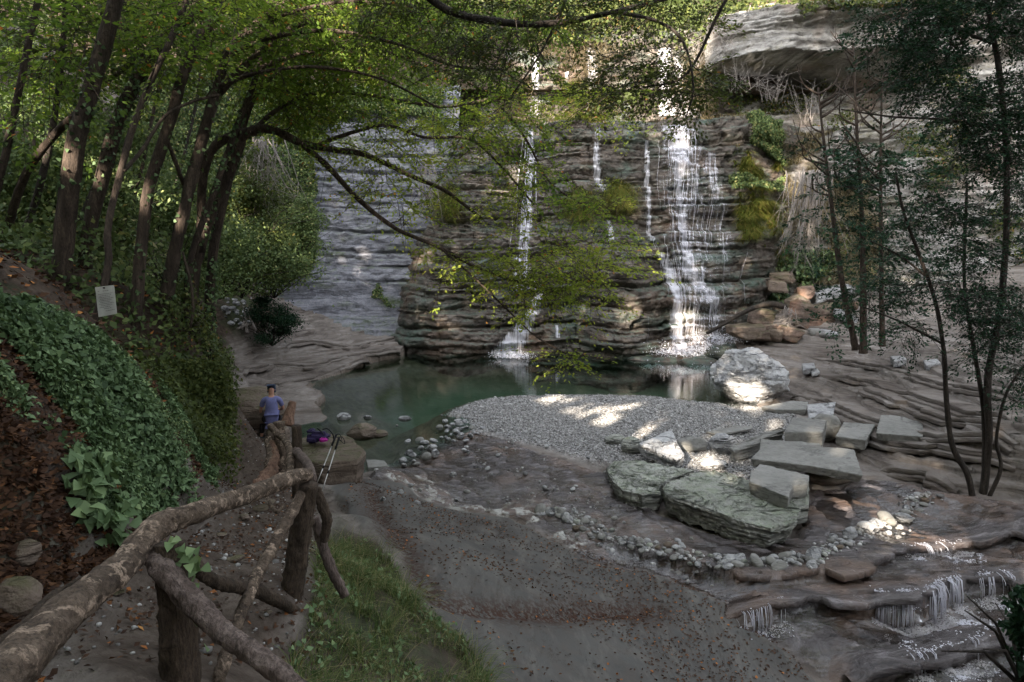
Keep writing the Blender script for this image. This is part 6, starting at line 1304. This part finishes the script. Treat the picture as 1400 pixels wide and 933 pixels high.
def person(label, loc, rotz, pose, shirt, trousers, cap, scale=1.0):
    e = empty('person', loc, label, 'person'); e.rotation_euler = (0, 0, rotz); e.scale = (scale,)*3
    J = pose; order = list(J); idx = {k: i for i, k in enumerate(order)}
    R = dict(pel=.125, waist=.12, chest=.135, sh=.09, neck=.048, head=.075, crown=.07, lsh=.055, rsh=.055, lel=.042, rel=.042, lwr=.028, rwr=.028, lha=.03, rha=.03, lhip=.085, rhip=.085, lkn=.058, rkn=.058, lan=.04, ran=.04, lto=.032, rto=.032)
    E = [('pel', 'waist'), ('waist', 'chest'), ('chest', 'sh'), ('sh', 'neck'), ('neck', 'head'), ('head', 'crown'), ('sh', 'lsh'), ('sh', 'rsh'), ('lsh', 'lel'), ('rsh', 'rel'), ('lel', 'lwr'), ('rel', 'rwr'), ('lwr', 'lha'), ('rwr', 'rha'), ('pel', 'lhip'), ('pel', 'rhip'), ('lhip', 'lkn'), ('rhip', 'rkn'), ('lkn', 'lan'), ('rkn', 'ran'), ('lan', 'lto'), ('ran', 'rto')]
    V = [np.array(J[k], float) for k in order]; rad = [R[k] for k in order]; ed = [(idx[a], idx[b]) for a, b in E]
    for s_ in 'lr':      # five fingers per hand
        h, w0 = np.array(J[s_+'ha'], float), np.array(J[s_+'wr'], float); d = unit(h-w0); sd = unit(np.cross(d, [0.1, 1, .2]))
        for k in range(5):
            o_ = (k-1.5)*.02 if k < 4 else .045; ln = [.055, .065, .062, .048, .04][k]; a = h+sd*o_*.8+d*.02; b = a+d*ln*.6+(sd*.02 if k == 4 else 0); c = b+d*ln*.4+np.array([0, .012, -.012])
            i0 = len(V); V += [a, b, c]; rad += [.011, .009, .008]; ed += [(idx[s_+'ha'], i0), (i0, i0+1), (i0+1, i0+2)]
    body = skinned('body', V, ed, rad, 'skin', e, root=idx['pel'])
    def cloth(nm, ks, es, rr_, mat, root=0): skinned(nm, [J[k] if isinstance(k, str) else k for k in ks], es, rr_, mat, e, root=root)
    half = lambda a, b, t: tuple(np.array(J[a])*(1-t)+np.array(J[b])*t)
    cloth('shirt', ['pel', 'waist', 'chest', 'sh', 'lsh', 'rsh', half('lsh', 'lel', .75), half('rsh', 'rel', .75), half('pel', 'waist', -.15)], [(0, 1), (1, 2), (2, 3), (3, 4), (3, 5), (4, 6), (5, 7), (0, 8)], [.17, .155, .165, .10, .075, .075, .062, .062, .165], shirt)
    cloth('trousers', ['pel', 'lhip', 'rhip', 'lkn', 'rkn', half('lkn', 'lan', .9), half('rkn', 'ran', .9)], [(0, 1), (0, 2), (1, 3), (2, 4), (3, 5), (4, 6)], [.14, .105, .105, .078, .078, .058, .058], trousers)
    hd = np.array(J['head']); cr = np.array(J['crown']); up = unit(cr-hd)
    cloth('cap', [tuple(hd+up*.06), tuple(cr+up*.02), tuple(hd+up*.05+np.array(J['_face'] if '_face' in J else (0, 1, 0))*.14)], [(0, 1), (0, 2)], [.098, .06, (.05, .018)], cap)
    cloth('collar', [tuple(np.array(J['sh'])+np.array([0, 0, -.0])), tuple(np.array(J['neck'])-np.array([0, 0, .02]))], [(0, 1)], [.085, .062], 'collar')
    for s_ in 'lr': cloth('shoe', [tuple(np.array(J[s_+'an'])-[0, 0, .04]), tuple(np.array(J[s_+'to'])-[0, 0, .01])], [(0, 1)], [.055, .042], 'shoe_grey')
    face = unit(np.array(J['_face'] if '_face' in J else (0, 1, 0), float)); sd = unit(np.cross(face, up)); hc = (hd+cr)/2-up*.02
    V = []; 
    skinned('nose', [hc+face*.075-up*.01, hc+face*.10-up*.03], [(0, 1)], [.012, .014], 'skin', e, 1); skinned('mouth', [hc+face*.082-up*.062-sd*.02, hc+face*.082-up*.062+sd*.02], [(0, 1)], [.007, .007], 'collar', e, 1)
    for s_ in (-1, 1): skinned('eye', [hc+face*.08+sd*.03*s_+up*.01, hc+face*.083+sd*.03*s_+up*.01], [(0, 1)], [.009, .008], 'black', e, 1); skinned('ear', [hc+sd*.08*s_-up*.02, hc+sd*.085*s_+up*.015], [(0, 1)], [.014, .012], 'skin', e, 1)
    return e
# seated, seen from behind, left hand resting out to the side; feet at z=0, seat at .46
sit = dict(pel=(0, 0, .56), waist=(.0, -.02, .72), chest=(0, -.03, .93), sh=(0, -.01, 1.06), neck=(.0, .01, 1.14), head=(0, .03, 1.24), crown=(0, .03, 1.35), lsh=(-.18, -.01, 1.05), rsh=(.18, -.01, 1.05), lel=(-.26, .08, .80), rel=(.25, .1, .80), lwr=(-.30, .27, .66), rwr=(.16, .32, .72), lha=(-.30, .33, .64), rha=(.12, .37, .72),
           lhip=(-.1, .03, .54), rhip=(.1, .03, .54), lkn=(-.26, .38, .52), rkn=(.12, .44, .52), lan=(-.30, .34, .08), ran=(.12, .42, .08), lto=(-.32, .50, .04), rto=(.13, .58, .04))
q = at(374, 606, 16.1); zq = gz(q[0]-.3, q[1]+.3)
lump('rock', 'low brown rock the person in the lilac shirt sits on', 377, 606, 34, 30, 'rock_brown', None, .8, .12, 6, .04, Y=16.0, bury=.2)
person('person seen from behind, seated, lilac t-shirt, dark trousers and navy cap', (q[0], q[1], zq), math.radians(14), sit, 'shirt_lilac', 'trousers_dark', 'cap_navy', 1.0)
std = dict(pel=(0, 0, .92), waist=(0, .0, 1.06), chest=(0, .01, 1.27), sh=(0, .02, 1.42), neck=(0, .03, 1.5), head=(0, .05, 1.58), crown=(0, .06, 1.68), lsh=(-.18, .02, 1.41), rsh=(.18, .02, 1.41), lel=(-.24, .02, 1.14), rel=(.24, .02, 1.14), lwr=(-.2, .2, .98), rwr=(.2, .2, .98), lha=(-.17, .26, .96), rha=(.17, .26, .96),
           lhip=(-.09, 0, .9), rhip=(.09, 0, .9), lkn=(-.1, .03, .49), rkn=(.1, .03, .49), lan=(-.1, 0, .08), ran=(.1, 0, .08), lto=(-.1, .15, .04), rto=(.1, .15, .04))
q = at(291, 520, 17.6); zq = gz(q[0], q[1]); 
person('person in pale blue shirt and black cap half hidden by hanging vines', (q[0], q[1], q[2]-1.68), math.radians(-20), std, 'shirt_pale', 'trousers_dark', 'cap_black', 1.0)

# ================================================================== BACKPACK AND TREKKING POLES
pb = gp(438, 604, 1.17); bp = empty('backpack', pb, 'dark navy backpack with a magenta patch lying on the brown boulder', 'backpack')
def softbox(name, c, sz, mat, parent, seed, rot=0.0, amp=.022):
    bm = bmesh.new(); bmesh.ops.create_cube(bm, size=1)
    for v in bm.verts: v.co = Vector((v.co.x*sz[0]*(1-.25*(v.co.z > 0)), v.co.y*sz[1]*(1-.2*(v.co.z > 0)), v.co.z*sz[2]*(1-.35*(v.co.x > 0))))
    bmesh.ops.bevel(bm, geom=bm.edges[:], offset=min(sz)*.28, segments=3, affect='EDGES'); bmesh.ops.rotate(bm, verts=bm.verts[:], cent=(0, 0, 0), matrix=Matrix.Rotation(rot, 3, 'Z')); bmesh.ops.translate(bm, vec=c, verts=bm.verts[:])
    return finish_rock(name, bm, mat, None, None, None, amp, 9, seed, 0, .03, np.zeros(3), parent)
softbox('pack_body', (-.02, 0, .10), (.46, .26, .22), 'pack_navy', bp, 31, .12); softbox('top_pouch', (-.15, -.02, .21), (.16, .18, .08), 'pack_navy', bp, 32); softbox('pocket', (.10, -.12, .07), (.17, .07, .08), 'pack_magenta', bp, 33, .12, .01); softbox('side_pocket', (-.12, -.13, .07), (.18, .06, .1), 'pack_navy', bp, 34, .12, .01)
mk_tubes('strap', [smooth_line([(.05, 0, .22), (.15, -.03, .24), (.24, -.05, .15), (.26, -.05, .03)], [.012]*4, 5)], M['black'], bp, 6); mk_tubes('strap', [smooth_line([(-.05, 0, .24), (.0, -.08, .25), (.1, -.12, .17)], [.012]*3, 5)], M['black'], bp, 6); mk_tubes('strap', [smooth_line([(-.08, -.06, .05), (-.05, -.16, -.05), (-.06, -.2, -.2)], [.006]*3, 5)], M['black'], bp, 6)
for i, (a, b) in enumerate((((460, 594, 10.6), (431, 667, 10.1)), ((464, 598, 10.6), (439, 676, 10.0)))):
    T = at(*a); Bt = at(*b); Bt = Bt+(Bt-T)*.12; e = empty('trekking_pole', Bt, ['trekking pole leaning on the boulder, left of the pair', 'trekking pole leaning on the boulder, right of the pair with looser strap'][i], 'trekking pole', 'pair of trekking poles'); d = T-Bt
    mk_tubes('shaft', [(np.array([d*0, d*.8]), np.array([.007, .009]))], M['alloy'], e, 8); mk_tubes('handle', [(np.array([d*.8, d*.9, d]), np.array([.015, .017, .02]))], M['black'], e, 8)
    mk_tubes('clamp', [(np.array([d*.42, d*.47]), np.array([.013, .013]))], M['black'], e, 8); mk_tubes('strap', [smooth_line([d, d+[.06, -.01, .0], d+[.09, -.02, -.1], d+[.03, 0, -.07], d*.97], [.006]*5, 4)], M['black'], e, 5)
